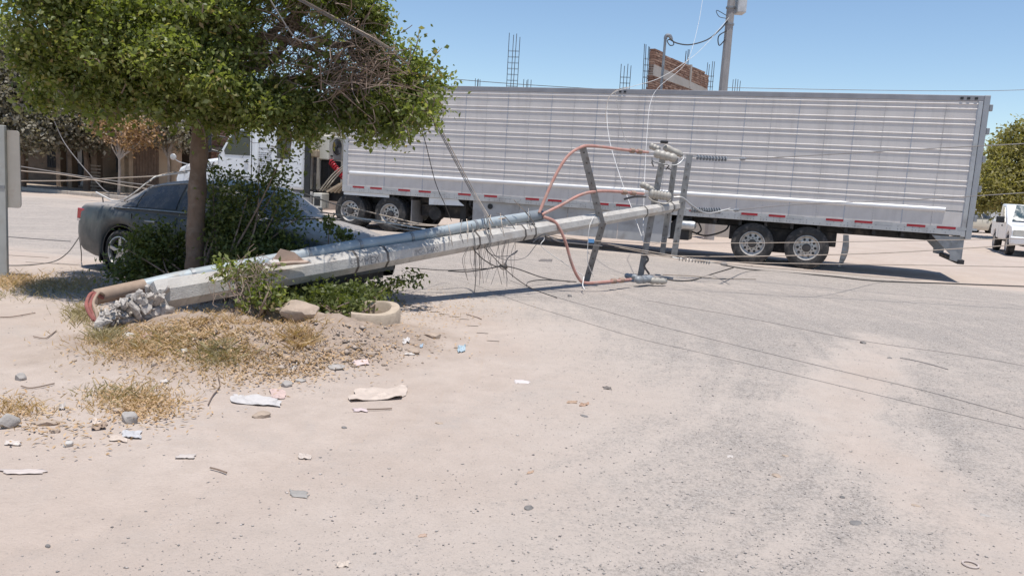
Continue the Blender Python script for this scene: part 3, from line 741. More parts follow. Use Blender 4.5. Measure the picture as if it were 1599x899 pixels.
insulator(loc(A(1013, 302, 14.4)), loc(A(1048, 307, 14.4)), .125, m_porc, 6)
insulator(loc(A(1000, 287, 14.6)), loc(A(1022, 298, 14.6)), .085, m_porc, 3)
insulator(loc(G(993, 437, .13)), loc(G(1020, 435, .12)), .10, m_porc2, 3)
insulator(loc(G(1014, 438, .10)), loc(G(1041, 439, .09)), .085, m_porc, 3)
insulator(loc(G(976, 430, .10)), loc(G(995, 433, .10)), .07, m_porc2, 3)
b = MB(); b.tube(crom([loc(A(1018, 246, 14.3)), loc(A(1020, 252, 14.3)), loc(A(1035, 256, 14.3)), loc(A(1055, 258, 14.3)), loc(A(1066, 250, 14.4)), loc(A(1068, 243, 14.5))], 5), .012, 6); b.build('jumper', m_steel, pole, True)
b = MB(); b.tube(crom([loc(A(1012, 308, 14.3)), loc(A(1020, 314, 14.3)), loc(A(1040, 318, 14.3)), loc(A(1048, 312, 14.3))], 5), .013, 6); b.build('jumper', m_porc, pole, True)
b = MB(); b.tube(crom([loc(A(1052, 308, 14.4)), loc(A(1066, 309, 14.4)), loc(A(1082, 322, 14.5)), loc(A(1105, 333, 14.6)), loc(A(1140, 326, 14.8))], 6), .017, 6); b.build('jumper', mat('dull_alu_wire', (.42, .41, .40), .5, .4), pole, True)
b = MB(); b.box(-.07, .07, -.05, .05, 0, .05); o = b.build('cable_clamp', m_blackp, pole, bevel=.015); o.location = loc(A(1037, 224, 14.8))
for k, (x, y) in enumerate(((1019, 250), (1042, 262), (1018, 254), (1045, 258))):
    b = MB(); b.beam(loc(A(x, y, 14.3)), loc(A(x+rnd.uniform(-6, 6), y+rnd.uniform(3, 8), 14.3)), .02, .02); b.build('clamp_lug', m_band, pole)
b = MB(); b.tube(crom([loc(A(1005, 395, 14.4)), loc(A(1012, 405, 14.4)), loc(A(1006, 415, 14.4)), loc(A(1014, 428, 14.4))], 5), .02, 5); b.build('broken_guy_clamp', m_band, pole, True)
# slack rusted tie along the shaft top
b = MB(); b.tube(crom([loc(A(975, 322, yd(975)))+pup*.12, loc(A(992, 318, yd(992)))+pup*.12, loc(A(1008, 318, yd(1008)))+pup*.12], 4), .02, 5); b.build('twisted_tie', m_band, pole, True)

# strain-insulator strings that carry the wires to the right
def chain(pts, label, n=9, r=.05):
    c = crom([A(x, y, d) for x, y, d in pts], 6); root = empty('strain_insulator', c[0], 0, label, 'insulator')
    P = [p-c[0] for p in c]; b = MB(); b.tube(P, .012, 6); b.build('rod', m_steel, root)
    Lt = len(P)-1
    for k in range(n):
        i = .12+.6*k/n; q = i*Lt; j = int(q); p = P[j].lerp(P[j+1], q-j); d = (P[j+1]-P[j]).normalized()
        b = MB(); b.lathe(p, d, [(-.012, .018), (-.006, r), (.004, r), (.016, .018)], 12); b.build('shed', m_porc2, root, True)
    b = MB(); b.lathe(P[-1], P[-1]-P[-2], [(-.06, .02), (-.03, .035), (.04, .03), (.07, .012)], 8); b.build('end_clamp', m_steel, root)
chain([(1080, 245, 14.75), (1120, 248, 14.9), (1160, 248, 15)], 'string of small discs at the top of the outer cross-arm', 10)
chain([(1072, 327, 14.9), (1110, 329, 15), (1150, 328, 15.1)], 'string of pale discs at the fallen pole tip', 12, .06)
chain([(1050, 402, 14.7), (1095, 408, 14.6), (1130, 412, 14.5)], 'string of dark discs at the feet of the cross-arms', 11, .045)

# crushed concrete at the broken butt
m_rub = mat('crushed_concrete', (.54, .485, .435), .95, 0, .35, 14, (.14, .13, .125), .75, 18, bmp=.8, bscale=40)  # dark patches in the colour are dirt and painted shade of crevices
def stone_mesh(name, sx, sy, sz, seed, sub=2, rough=.28, flat=True):
    import bmesh
    bm = bmesh.new(); bmesh.ops.create_icosphere(bm, subdivisions=sub, radius=1)
    r = random.Random(seed); ph = [r.uniform(0, 6) for _ in range(6)]
    cuts = [(Vector((r.gauss(0, 1), r.gauss(0, 1), r.gauss(0, .8))).normalized(), r.uniform(.55, .9)) for _ in range(7)]
    for v in bm.verts:
        p = v.co.normalized(); k = 1+rough*.5*(math.sin(p.x*3+ph[0])*math.cos(p.y*3.4+ph[1])+.5*math.sin(p.z*5+ph[2]+p.x*4))
        q = p*k
        for nrm, dd in cuts:
            e = q.dot(nrm)-dd
            if e > 0: q -= nrm*e
        v.co = Vector((q.x*sx, q.y*sy, q.z*sz))
    me = bpy.data.meshes.new(name); bm.to_mesh(me); bm.free(); return me
rr_ = random.Random(5)
def shard_mesh(s_, r):
    import bmesh
    bm = bmesh.new(); ax = (s_*r.uniform(.7, 1.7), s_*r.uniform(.6, 1.2), s_*r.uniform(.35, .9))
    for _ in range(11):
        v = Vector((r.gauss(0, 1), r.gauss(0, 1), r.gauss(0, 1))).normalized(); v = Vector([math.copysign(abs(c)**.6, c) for c in v]); bm.verts.new((v.x*ax[0], v.y*ax[1], v.z*ax[2]))
    bmesh.ops.convex_hull(bm, input=bm.verts); bm.verts.ensure_lookup_table()
    for v in [v for v in bm.verts if not v.link_faces]: bm.verts.remove(v)
    me = bpy.data.meshes.new('chunk'); bm.to_mesh(me); bm.free(); return me
for k in range(150):
    px = rr_.uniform(158, 256); top = 505-(px-160)*.38; py = rr_.uniform(max(452, 480-(px-160)*.45), min(506, top+16))
    s_ = .014+.066*rr_.random()**2.5
    hz = H(*A(px, py, 7.3).xy)
    p = A(px, py, 7.1+(px-160)*.006+rr_.uniform(-.1, .1))
    if p.z < hz+.01: p = G(px, py)
    p.z = min(p.z, hz+.30)
    o = link('concrete_chunk', shard_mesh(s_, rr_), m_rub)
    o.location = p; o.rotation_euler = (rr_.uniform(0, 6), rr_.uniform(0, 6), rr_.uniform(0, 6))
    tag(o, 'crushed pale concrete chunk heaped at the broken butt of the pole', 'rubble', 'concrete chunks at the pole butt')
core = link('concrete_heap', stone_mesh('heap', .40, .15, .11, 77, 4, .5), m_rub); c_ = A(205, 487, 7.45)
core.location = (c_.x, c_.y, H(c_.x, c_.y)+.06); core.rotation_euler = (0, -.12, math.atan2(pd.y, pd.x))
tag(core, 'heap of shattered grey concrete spilling from the broken pole', 'rubble')

# ================================================================== wires
m_wdark = mat('dark_wire', (.05, .045, .042), .6); m_wtan = mat('weathered_wire', (.40, .33, .27), .6, .2); m_wwhite = mat('white_wire', (.62, .60, .58), .6); m_wgrey = mat('grey_wire', (.22, .20, .19), .6, .2)
def wire(label, pts, r, m, name='wire', n=8, group=None):
    P = []
    for p in pts:
        if len(p) == 2: q = G(*p); q.z += r+.008
        else: q = A(*p)
        P.append(q)
    c = crom(P, n); o0 = c[0].copy(); b = MB(); b.tube([p-o0 for p in c], r, 5)
    o = b.build(name, m, None, True); o.location = o0
    return tag(o, label, 'wire', group)
wire('thin dark wire sloping behind the trailer roof beside the tree', [(560, 108, 30), (690, 122, 30), (800, 131, 30), (930, 139, 30), (1128, 150, 28)], .012, m_wdark)
wire('thin wire running level above the trailer tail', [(1131, 137, 28), (1350, 141, 29), (1540, 142, 30), (1660, 138, 31)], .010, m_wgrey)
wire('wire rising right from the top cross-arm insulator string', [(1160, 248, 15), (1190, 247, 15), (1300, 241, 14.6), (1440, 233, 14.2), (1660, 221, 13.6)], .009, m_wgrey)
wire('wire rising right from the pole tip across the trailer side', [(1150, 328, 15.1), (1250, 319, 14.8), (1440, 311, 14.2), (1660, 297, 13.6)], .008, m_wgrey)
wire('pale wire level across the rear trailer wheels', [(860, 372, 12.9), (1005, 379, 13), (1138, 379.5, 13.2), (1350, 377, 13.3), (1660, 371, 13.3)], .007, m_wtan)
wire('pale wire rising right below the trailer wheel hubs', [(1000, 398, 13.3), (1138, 400.5, 13.2), (1350, 396, 13.3), (1500, 388, 13.3), (1660, 377, 13.3)], .009, m_wtan)
wire('tan wire passing just under the trailer tyres', [(960, 385, 13.5), (1060, 404, 13.6), (1140, 409, 13.6), (1290, 412, 13.6), (1450, 414, 13.6), (1660, 418, 13.6)], .008, m_wtan)
wire('tan wire slanting along the trailer shadow edge', [(830, 362, 13), (930, 378, 13.2), (1040, 397, 13.4), (1130, 411, 13.4), (1280, 424, 13.4), (1420, 437), (1660, 452)], .009, m_wtan)
wire('dark twisted cable on the tarmac along the trailer shadow', [(1130, 414, 14.5), (1180, 423), (1290, 432), (1370, 440), (1480, 444), (1560, 447), (1660, 451)], .014, m_wdark, 'cable')
wire('dark cable bowing from the ground insulators up to the disc string', [(1038, 437), (1060, 440), (1085, 438), (1110, 430), (1145, 418, 14.4)], .012, m_wdark, 'cable')
wire('brown cable lying right of the ground insulators', [(1035, 430), (1080, 432), (1120, 436), (1180, 437)], .010, m_wtan, 'cable')
wire('upper of two long dark wires on the road, crossing to the right edge', [(795, 438), (860, 462), (1000, 502), (1100, 528), (1290, 575), (1450, 613), (1660, 671)], .0026, m_wgrey)
wire('lower of two long dark wires on the road, nearest the camera', [(740, 445), (810, 472), (900, 500), (1000, 530), (1130, 560), (1300, 601), (1450, 637), (1660, 686)], .0021, m_wgrey)
wire('faint wire lying on the road above the two long ones', [(1010, 470), (1180, 500), (1340, 532), (1500, 555), (1660, 583)], .0026, m_wgrey)
wire('short faint wire lying mid road on the right', [(1405, 560), (1440, 567), (1480, 578)], .004, m_wgrey)
wire('dark wire lying on the road left of the wire tangle', [(640, 419), (690, 423), (730, 422), (760, 420)], .007, m_wdark)
for i, (lab, pts, m) in enumerate((
    ('tan wire from the left edge dipping behind the sedan roof', [(-30, 250, 14), (26, 265.5, 14.2), (100, 273, 14.5), (215, 293, 15), (300, 300, 15)], m_wtan),
    ('grey wire from the left edge, uppermost above the sedan boot', [(-30, 251, 14.5), (26, 259, 14.5), (120, 274, 14.8), (205, 286, 15), (300, 296, 15.3)], m_wgrey),
    ('pale wire nearly level from the left edge over the sedan roof', [(-30, 283, 13), (26, 282.5, 13), (110, 282, 12.9), (180, 278, 12.6), (240, 275, 12.2), (292, 269.5, 11.6)], m_wtan))):
    wire(lab, pts, .010, m)
wire('dark drop wire curving down in front of the left house', [(85, 190, 30), (100, 222, 30), (125, 255, 29), (158, 292, 28), (170, 301, 27)], .016, m_wgrey)
wire('thin wire lying on the road left of the sedan boot', [(-20, 368), (40, 373), (110, 378)], .008, m_wgrey)
wire('dark wire curling on the ground behind the sedan bumper', [(-20, 414), (30, 416), (80, 411), (105, 395, 11.9), (125, 368, 12)], .009, m_wgrey)
wire('thin upright wire by the sedan bumper', [(125, 378, 11.8), (127, 395, 11.8), (127, 410)], .007, m_wdark)
# strands that run up through the tree and down to the pole
for i, (dx, dy, m) in enumerate(((0, 0, m_wgrey), (2.5, -1, m_wtan), (-1.5, 1.5, m_wgrey))):
    wire(('dark', 'tan', 'lower grey')[i]+' strand of the bundle slanting from the tree to the pole', [(440+dx, -16+dy, 8.7), (520+dx, 28+dy, 9.0), (600+dx, 72+dy, 9.3), (640+dx, 108+dy, 10.6), (675+dx, 180+dy, 11.1), (705+dx, 238+dy, 11.3), (738+dx, 300+dy, 11.7), (758+dx, 333+dy*.3, yd(758)-.1), (765+dx*2, 350, yd(765)-.2)], .0065, m)
wire('dark sagging wire under the tree crown', [(415, -12, 8.6), (440, 30, 8.6), (462, 60, 8.7), (480, 62, 8.8), (520, 50, 9)], .008, m_wgrey)
wire('thin dark wire hanging from the tree in front of the trailer front', [(655, 190, 10.6), (665, 225, 11), (680, 285, 11.5), (695, 320, 12), (705, 345, 12.3)], .006, m_wdark)
wire('white wire draped over the trailer roof and down its side', [(1138, 28, 27.8), (1100, 72, 25.5), (1072, 96, 23.5), (1030, 122, 21), (985, 136, 19.6), (957, 146, 19.3), (948, 166, 19.1), (951, 215, 18), (968, 275, 16), (990, 335, 14.9), (1005, 378, 14.2)], .007, m_wwhite)
wire('white wire falling straight from above onto the trailer roof', [(1100, -20, 26), (1090, 40, 25), (1072, 97, 23.5), (1030, 135, 20.5), (1016, 160, 18.2), (1011, 200, 17.4), (1007, 270, 16.2), (1005, 330, 15), (1004, 372, 14.3)], .0055, m_wwhite)
wire('thin pair of pale wires hooked over the trailer roof edge', [(945, 190, 18.6), (950, 155, 18.9), (965, 140, 19.3), (985, 136, 20)], .008, m_wtan)
wire('thin dark wire hanging down the trailer side near the pale wires', [(960, 141, 19.2), (966, 175, 18.9), (975, 215, 18.6), (983, 225, 18.4)], .006, m_wgrey)
wire('black service cable sagging from the weatherhead to the standing pole', [(1046, 62, 27), (1058, 68, 27), (1078, 70, 27.2), (1105, 62, 27.5), (1125, 46, 27.8), (1136, 33, 27.8)], .022, m_wdark, 'cable')
wire('coil of black cable at the weatherhead', [(1043, 57, 27), (1050, 63, 26.9), (1052, 70, 26.9), (1046, 71, 26.9), (1042, 64, 27), (1048, 61, 27)], .018, m_wdark, 'cable')
# wires over the conduit near the lorry's drive wheels
for i, (pts, m) in enumerate((
    ([(470, 300, 10.6), (520, 318, 10.8), (560, 327, 10.9), (610, 339, 11), (670, 351, 11.1), (735, 348, 11.2), (790, 340, 11.5)], m_wtan),
    ([(500, 331, 10.7), (545, 338, 10.8), (600, 345, 10.9), (660, 352, 11), (720, 352, 11.2)], m_wtan),
    ([(540, 338, 10.7), (600, 347, 10.8), (660, 357, 10.8), (690, 361, 10.9)], m_wwhite),
    ([(520, 333, 10.9), (580, 347, 11), (640, 349, 11.1), (700, 354, 11.2), (800, 356, 12), (870, 372, 13)], m_wgrey),
    ([(600, 350, 10.5), (625, 357, 10.6), (650, 360, 10.7), (672, 362, 10.8)], m_wtan))):
    wire(('long tan wire sagging across the lorry drive wheels', 'second tan wire just below the lorry wheel hubs', 'white wire close above the conduit', 'grey wire continuing past the conduit end', 'short tan wire ending on the conduit')[i], pts, .010, m)
# tangle under the middle of the pole
tang = empty('wire_tangle', Q0.lerp(Q1, pole_t(770)), 0, 'tangle of thin broken wires hanging under the middle of the fallen pole', 'wires')
rt_ = random.Random(21); o0 = tang.location.copy()
def tw(pts, r, m, n=7):
    P = []
    for x, y, o in pts:
        p = A(x, y, yd(x)+o); hz = .012
        if p.z < hz: p = G(x, y, hz)
        P.append(p-o0)
    b = MB(); b.tube(crom(P, n), r, 4); b.build('wire_strand', m, tang, True)
for k in range(24):
    x = rt_.uniform(732, 800)+rt_.gauss(0, 6); y0 = 372-(x-740)*.14; y1 = rt_.uniform(415, 448)
    tw([(x, y0-14, .0), (x+rt_.uniform(-4, 4), y0+8, -.16), (x+rt_.uniform(-7, 7), (y0+y1)/2, -.1), (x+rt_.uniform(-8, 8), y1, -.1)], rt_.uniform(.003, .005), rt_.choice((m_wgrey, m_wtan, m_wgrey)))
tw([(736, 350, 0), (741, 372, -.2), (742, 400, -.2), (743, 430, -.2), (741, 457, -.2)], .007, m_wdark)
tw([(758, 350, -.1), (766, 375, -.2), (760, 390, -.15), (775, 400, -.1), (800, 398, 0), (808, 391, .1), (793, 403, 0), (788, 415, 0)], .007, m_wgrey)
tw([(764, 385, -.2), (775, 400, -.2), (795, 406, -.2), (820, 402, -.1), (835, 385, 0), (845, 372, 0)], .006, m_wgrey)
tw([(756, 386, -.2), (775, 406, -.3), (800, 430, -.4), (830, 450, -.5), (870, 465, -.6)], .007, m_wdark)
tw([(740, 390, -.2), (755, 405, -.2), (775, 416, -.2), (792, 416, -.2), (812, 421, -.2), (850, 434, -.2), (890, 440, -.2)], .008, m_wdark)
tw([(700, 423, 0), (730, 424, 0), (765, 419, 0), (785, 414, -.1)], .009, m_wdark)
tw([(792, 416, 0), (786, 412, -.1), (781, 417, -.1), (787, 421, -.1), (793, 417, -.1), (788, 411, 0)], .009, m_wtan)
tw([(822, 447, -.2), (826, 440, -.2), (850, 437, -.2), (900, 440, -.3)], .008, m_wdark)
tw([(802, 312, 0), (812, 322, -.05), (820, 330, -.05)], .008, m_wtan); tw([(775, 333, 0), (788, 338, -.1), (800, 352, -.1), (812, 366, -.15), (830, 368, -.1)], .007, m_wgrey)
tw([(820, 330, -.05), (828, 340, -.1), (835, 352, -.1), (828, 362, -.15), (845, 365, -.1)], .012, m_wgrey)
tw([(832, 378, -.1), (850, 366, -.15), (870, 376, -.2), (900, 380, -.2), (940, 384, -.2)], .010, m_wgrey)
tw([(846, 350, -.1), (850, 372, -.15), (846, 385, -.15), (880, 410, -.2), (910, 430, -.3)], .006, m_wwhite)
tw([(930, 335, -.1), (921, 352, -.3), (918, 380, -.3), (918, 410, -.3), (927, 432, -.3)], .006, m_wwhite)
tw([(912, 432, -.4), (910, 445, -.6), (913, 452, -.8)], .010, m_wwhite)
for k in range(9):
    x = rt_.uniform(690, 830); tw([(x, 340-(x-740)*.17, 0), (x+rt_.uniform(-3, 6), 358-(x-740)*.17, -.14), (x+rt_.uniform(-3, 8), 376-(x-740)*.17, -.17)], .006, rt_.choice((m_wgrey, m_wtan)))
for k, (x, y) in enumerate(((786, 416), (832, 366), (855, 372))):
    b = MB(); b.box(-.06, .06, -.02, .02, -.02, .02); o = b.build('wire_splice', m_band, tang, bevel=.008); o.location = A(x, y, yd(x)-.12)-o0; o.rotation_euler = (.2, .3, .4)
b = MB(); b.box(-.05, .05, -.015, .015, -.03, .03); o = b.build('blue_tag', mat('blue_tag', (.12, .3, .55), .5), tang); o.location = A(923, 376, yd(923)-.3)-o0

# ================================================================== cars
def interp(tab, x):
    if x <= tab[0][0]: return tab[0][1]
    for (a, u), (b, v) in zip(tab, tab[1:]):
        if x <= b:
            t = (x-a)/(b-a); t = t*t*(3-2*t)*.5+t*.5; return u+(v-u)*t
    return tab[-1][1]
def sedan(root, paint, glass, rim, detail=True):
    Lc = 4.81; R = .325; XR, XF = 1.08, 3.82; WB = .90
    ztop = [(0, .70), (.04, .86), (.12, .97), (.3, 1.0), (.75, 1.015), (1.3, 1.0), (3.0, .98), (3.55, .965), (4.0, .905), (4.4, .82), (4.65, .70), (4.78, .56), (4.81, .5)]
    wid = [(0, .66), (.05, .76), (.2, .84), (.6, .895), (1.5, .91), (3.4, .91), (4.1, .88), (4.5, .80), (4.7, .68), (4.81, .52)]
    zbot = [(0, .42), (.1, .30), (.5, .22), (1, .19), (4.0, .19), (4.5, .20), (4.7, .24), (4.81, .34)]
    xs = sorted(set([round(x, 3) for x in list(np.linspace(0, .4, 9))+list(np.linspace(.4, XR-.45, 4))+list(np.linspace(XR-.42, XR+.42, 19))+list(np.linspace(XR+.5, XF-.5, 12))+list(np.linspace(XF-.42, XF+.42, 19))+list(np.linspace(XF+.5, Lc, 10))]))
    for s in (-1, 1):
        P = []
        for x in xs:
            W = interp(wid, x); zt = interp(ztop, x); zb = interp(zbot, x)
            arch = 0
            for xa in (XR, XF):
                d = abs(x-xa)
                if d < .40: arch = max(arch, R+math.sqrt(max(0, .40**2-d*d)))
            z0 = max(zb, arch); zs = zt-.10 if 1.0 < x < 3.6 else zt-.13*min(1, (zt-.4)/.4)
            ring = []
            zl = min(z0+.0, zs-.02)
            ring.append((W*.93, zl)); ring.append((W*.985, zl+(zs-zl)*.12)); ring.append((W*1.0, zl+(zs-zl)*.45)); ring.append((W*.995, zl+(zs-zl)*.72))
            ring.append((W*.975, zs)); ring.append((W*.94, zs+(zt-zs)*.55)); ring.append((W*.86, zt-.015)); ring.append((W*.45, zt+.008)); ring.append((0, zt+.014))
            P.append([(x, s*y, z) for y, z in ring])
        b = MB(); b.grid(P if s < 0 else P[::-1]); b.build('body_side', paint, root, True, angle=60)
    for x in (0, Lc):
        ends = MB()
        zt = interp(ztop, x); zb = interp(zbot, x); W = interp(wid, x)
        ends.add([(x, -W*.93, zb), (x, W*.93, zb), (x, W*.9, zt), (x, -W*.9, zt)], [(0, 1, 2, 3) if x else (3, 2, 1, 0)])
        ends.build('bumper_face', paint, root)
    fl = MB(); fl.box(.1, 4.6, -.55, .55, .2, .6); fl.box(1.6, 3.3, -.8, .8, .21, .55); fl.build('underbody', m_dark, root)
    # greenhouse
    zr = [(.62, 1.005), (.75, 1.06), (1.05, 1.20), (1.4, 1.345), (1.7, 1.41), (2.1, 1.452), (2.5, 1.45), (2.8, 1.41), (3.05, 1.31), (3.3, 1.17), (3.55, 1.02), (3.68, .962)]
    wt = [(.62, .62), (1.0, .60), (1.5, .60), (2.2, .61), (2.9, .60), (3.4, .66), (3.68, .70)]
    def gs(x, v):          # v 0 belt .. 1 roof edge, then to the centre line at v = 2
        zt = interp(zr, x); wb = .87 if .8 < x < 3.4 else .80; w1 = interp(wt, x); zb = .96
        if v <= 1:
            k = v; y = wb+(w1-wb)*k**1.35; z = zb+(max(zt-.045, zb)-zb)*k
        else:
            k = v-1; y = w1*(1-k); z = max(zt-.045, zb)+(zt-max(zt-.045, zb))*math.sin(k*math.pi/2)
        return y, z
    gxs = [.62, .7, .8, .95, 1.1, 1.25, 1.4, 1.55, 1.7, 1.9, 2.1, 2.3, 2.5, 2.7, 2.85, 3.0, 3.15, 3.3, 3.45, 3.58, 3.68]
    for s in (-1, 1):
        P = [[(x, s*gs(x, v)[0], gs(x, v)[1]) for v in (0, .25, .5, .75, .9, 1, 1.1, 1.3, 1.6, 2)] for x in gxs]
        b = MB(); b.grid(P if s < 0 else P[::-1]); b.build('roof_shell', paint, root, True, angle=60)
    def pane(name, xlo, xhi, v0, v1, s, n=7, off=.006):
        # xlo/xhi: functions of v giving the pane's ends
        P = []
        for j in range(n):
            v = v0+(v1-v0)*j/(n-1); a, c = xlo(v), xhi(v)
            row = []
            for i in range(n):
                x = a+(c-a)*i/(n-1); y, z = gs(x, v); row.append((x, s*(y+off), z+off*.4))
            P.append(row)
        b = MB(); b.grid(P if s > 0 else P[::-1]); return b.build(name, glass, root, True)
    for s in (-1, 1):
        pane('rear_side_window', lambda v: 1.40+.0*v, lambda v: 2.12, .10, .86, s)
        pane('quarter_window', lambda v: 1.02+.33*v**.8, lambda v: 1.37, .10, .80, s)
        pane('front_side_window', lambda v: 2.18, lambda v: 3.30-.52*v, .10, .86, s)
        tr_ = MB(); tr_.tube([(x, s*(gs(x, .93)[0]+.008), gs(x, .93)[1]) for x in np.linspace(1.36, 2.75, 12)], .010, 5); tr_.build('window_trim', m_chrome, root, True)
        tr_ = MB(); tr_.tube([(x, s*(gs(x, .04)[0]+.012), gs(x, .04)[1]) for x in np.linspace(1.0, 3.35, 12)], .009, 5); tr_.build('belt_trim', mat('satin_trim', (.30, .32, .33), .4, .5), root, True)
        b = MB(); b.box(1.60, 1.80, s*.915-.02, s*.915+.02, .805, .83); b.build('door_handle', mat('satin_trim', (.3, .3, .3), .4, .5), root, bevel=.008)
        for xs_ in (2.15, 3.2, 1.32):
            b = MB(); b.box(xs_-.004, xs_+.004, s*.899-.006, s*.899+.006, .36 if xs_ != 1.32 else .74, .90); b.build('door_seam', m_blackp, root)
        b = MB(); b.prism([(.10, .74), (.42, .80), (.44, .87), (.12, .90)], s*.79-.03, s*.79+.045*1); tl = b.build('tail_lamp', mat('red_lamp', (.36, .02, .025), .25, coat=.5), root, bevel=.01)
        b = MB(); b.prism([(.10, .705), (.36, .735), (.38, .765), (.10, .735)], s*.79-.03, s*.79+.046); b.build('reflector', mat('pale_lamp', (.55, .5, .48), .3), tl)
        b = MB(); b.prism([(4.3, .62), (4.62, .60), (4.58, .70), (4.28, .76)], s*.72-.02, s*.72+.05); b.build('headlamp', MATS['lamp_glass'], root, bevel=.02)
        b = MB(); b.box(3.0, 3.14, s*.92, s*1.06, .98, 1.10); b.build('door_mirror', paint, root, bevel=.03)
        b = MB(); b.box(XR-.45, XR-.425, s*.80-.08, s*.80+.09, .16, .40); b.build('mud_flap', m_blackp, root)
        for xa in (XR, XF):
            w_ = wheel(root, (xa, s*.80, R), R, .215, .225, rim, False, near=s, holes=0, spokes=5)
            b = MB(); b.lathe((xa, s*.50, R), (0, s, 0), [(0, .385), (.37, .39), (.37, .375), (.01, .37)], 24); b.build('wheel_arch_liner', m_blackp, root)
    # rear screen and windscreen follow the shell
    for nm, a, c in (('rear_window', .80, 1.42), ('windscreen', 2.83, 3.60)):
        P = []
        for i in range(8):
            x = a+(c-a)*i/7; P.append([(x, k*gs(x, 1.06)[0]*.97, (gs(x, 1.06+.94*(1-abs(k)))[1])+.008) for k in np.linspace(-1, 1, 11)])
        b = MB(); b.grid(P[::-1]); b.build(nm, glass, root, True)
    b = MB(); b.box(3.56, 3.66, -.72, .72, .955, .985); b.build('cowl', m_blackp, root)
def topdust(m, col, amt):
    n, l = m.node_tree.nodes, m.node_tree.links; b = n['Principled BSDF']; src = b.inputs['Base Color'].links[0].from_socket
    g = n.new('ShaderNodeNewGeometry'); sp = n.new('ShaderNodeSeparateXYZ'); l.new(g.outputs['Normal'], sp.inputs[0])
    l.new(mixc(n, l, ramp(n, l, sp.outputs[2], .45, .97, 0, amt), src, col), b.inputs['Base Color']); return m
m_grey = mat('dusty_charcoal_paint', (.050, .060, .064), .5, .15, .12, 2.5, (.13, .125, .12), .4, 1.6, coat=.12)
m_alloy = mat('alloy_rim', (.50, .48, .46), .4, .6, .08, 6, (.33, .28, .24), .35, 5)
topdust(m_grey, (.40, .355, .315), .92)
car1 = empty('parked_sedan', (-6.29, 12.42, .0), -.406, 'dusty charcoal sedan with wires across its boot, behind the tree trunk', 'car')
sedan(car1, m_grey, glassmat('dusty_car_glass', (.025, .028, .032), .3, .1), m_alloy)
# dusty hood sheet of the grey sedan
car2 = empty('distant_sedan', G(1521, 366), .35, 'beige sedan parked far off between the trailer tail and the pickup', 'car')
sedan(car2, mat('beige_paint', (.60, .54, .44), .4, 0, .05, 2, coat=.3), m_glass, m_alloy)
car2.rotation_euler = (0, 0, math.pi+.30); car2.location = G(1552, 364, 0)
wires_on_car = [
 ('white wire draped over the sedan boot and rear pillar', [(150, 300, 12.2), (165, 308, 11.75), (178, 313.5, 11.5), (194, 311, 11.3), (215, 297, 11.25), (235, 281, 11.3), (248, 275, 11.4), (292, 269, 11.2)], m_wwhite, .011),
 ('second white wire along the sedan rear pillar', [(194, 313.5, 11.3), (214, 299, 11.22), (232, 285, 11.25), (252, 273, 11.5), (300, 266, 11.6)], m_wtan, .009),
 ('black wire looped on the sedan rear wing', [(160, 308, 11.8), (163, 320, 11.65), (175, 326, 11.5), (190, 323, 11.35), (200, 315, 11.25)], m_wdark, .010)]
for lab, pts, m, r in wires_on_car: wire(lab, pts, r, m)

# white pickup facing the camera at the right edge
m_pick = mat('white_pickup_paint', (.74, .74, .74), .35, 0, .03, 2, (.5, .45, .4), .25, 1.2, coat=.3)
pf_, pr2 = G(1567, 397.5, 0), G(1546, 389, 0)
pdv = (pf_-pr2); pang = math.atan2(pdv.y, pdv.x)
pick = empty('pickup_truck', (pf_.x, pf_.y, 0), pang, 'white pickup truck facing the camera at the right edge', 'pickup')
# local: x forward, right-hand wheels of the vehicle on the image's left; front axle at x = 0, near side y = 0, body goes to +y or -y
sgn = 1.0
def pbox(name, poly, y0, y1, m, bevel=.05): b = MB(); b.prism(poly, y0, y1); return b.build(name, m, pick, True, bevel=bevel, seg=3)
pbox('cab', [(-.35, .55), (-.35, 1.18), (-.55, 1.22), (-1.25, 1.88), (-2.2, 1.92), (-2.35, 1.2), (-2.35, .5)], .02, 1.93, m_pick, .07)
pbox('bonnet', [(-.34, .62), (-.34, 1.17), (.72, 1.08), (.86, .95), (.86, .55), (.5, .5), (.44, .72), (.3, .86), (0, .92), (-.3, .8)], .03, 1.92, m_pick, .06)
pbox('load_bed', [(-2.37, .55), (-2.37, 1.22), (-4.4, 1.24), (-4.4, .6), (-3.75, .55), (-3.62, .82), (-3.3, .9), (-3.0, .82), (-2.88, .55)], .02, 1.93, m_pick, .04)
pbox('front_bumper', [(.80, .42), (.98, .45), (1.0, .72), (.88, .74), (.80, .7)], .0, 1.95, m_pick, .04)
pbox('grille', [(.85, .78), (.885, .78), (.875, 1.02), (.85, 1.02)], .5, 1.45, m_blackp, .01)
for y0, y1 in ((.08, .46), (1.49, 1.87)): pbox('headlamp', [(.84, .76), (.89, .76), (.86, .98), (.82, .98)], y0, y1, mat('clear_lamp', (.45, .42, .36), .2, coat=.6), .015)
pbox('number_plate', [(.99, .5), (1.01, .5), (1.01, .62), (.99, .62)], .8, 1.1, m_pale, .004)
b = MB(); b.add([(-.60, .20, 1.25), (-.60, 1.75, 1.25), (-1.215, 1.60, 1.835), (-1.215, .35, 1.835)], [(0, 1, 2, 3)]); o = b.build('windscreen', glassmat('pickup_glass', (.05, .08, .09), .2), pick); o.modifiers.new('s', 'SOLIDIFY').thickness = -.02
o.location = (.03, 0, .03)
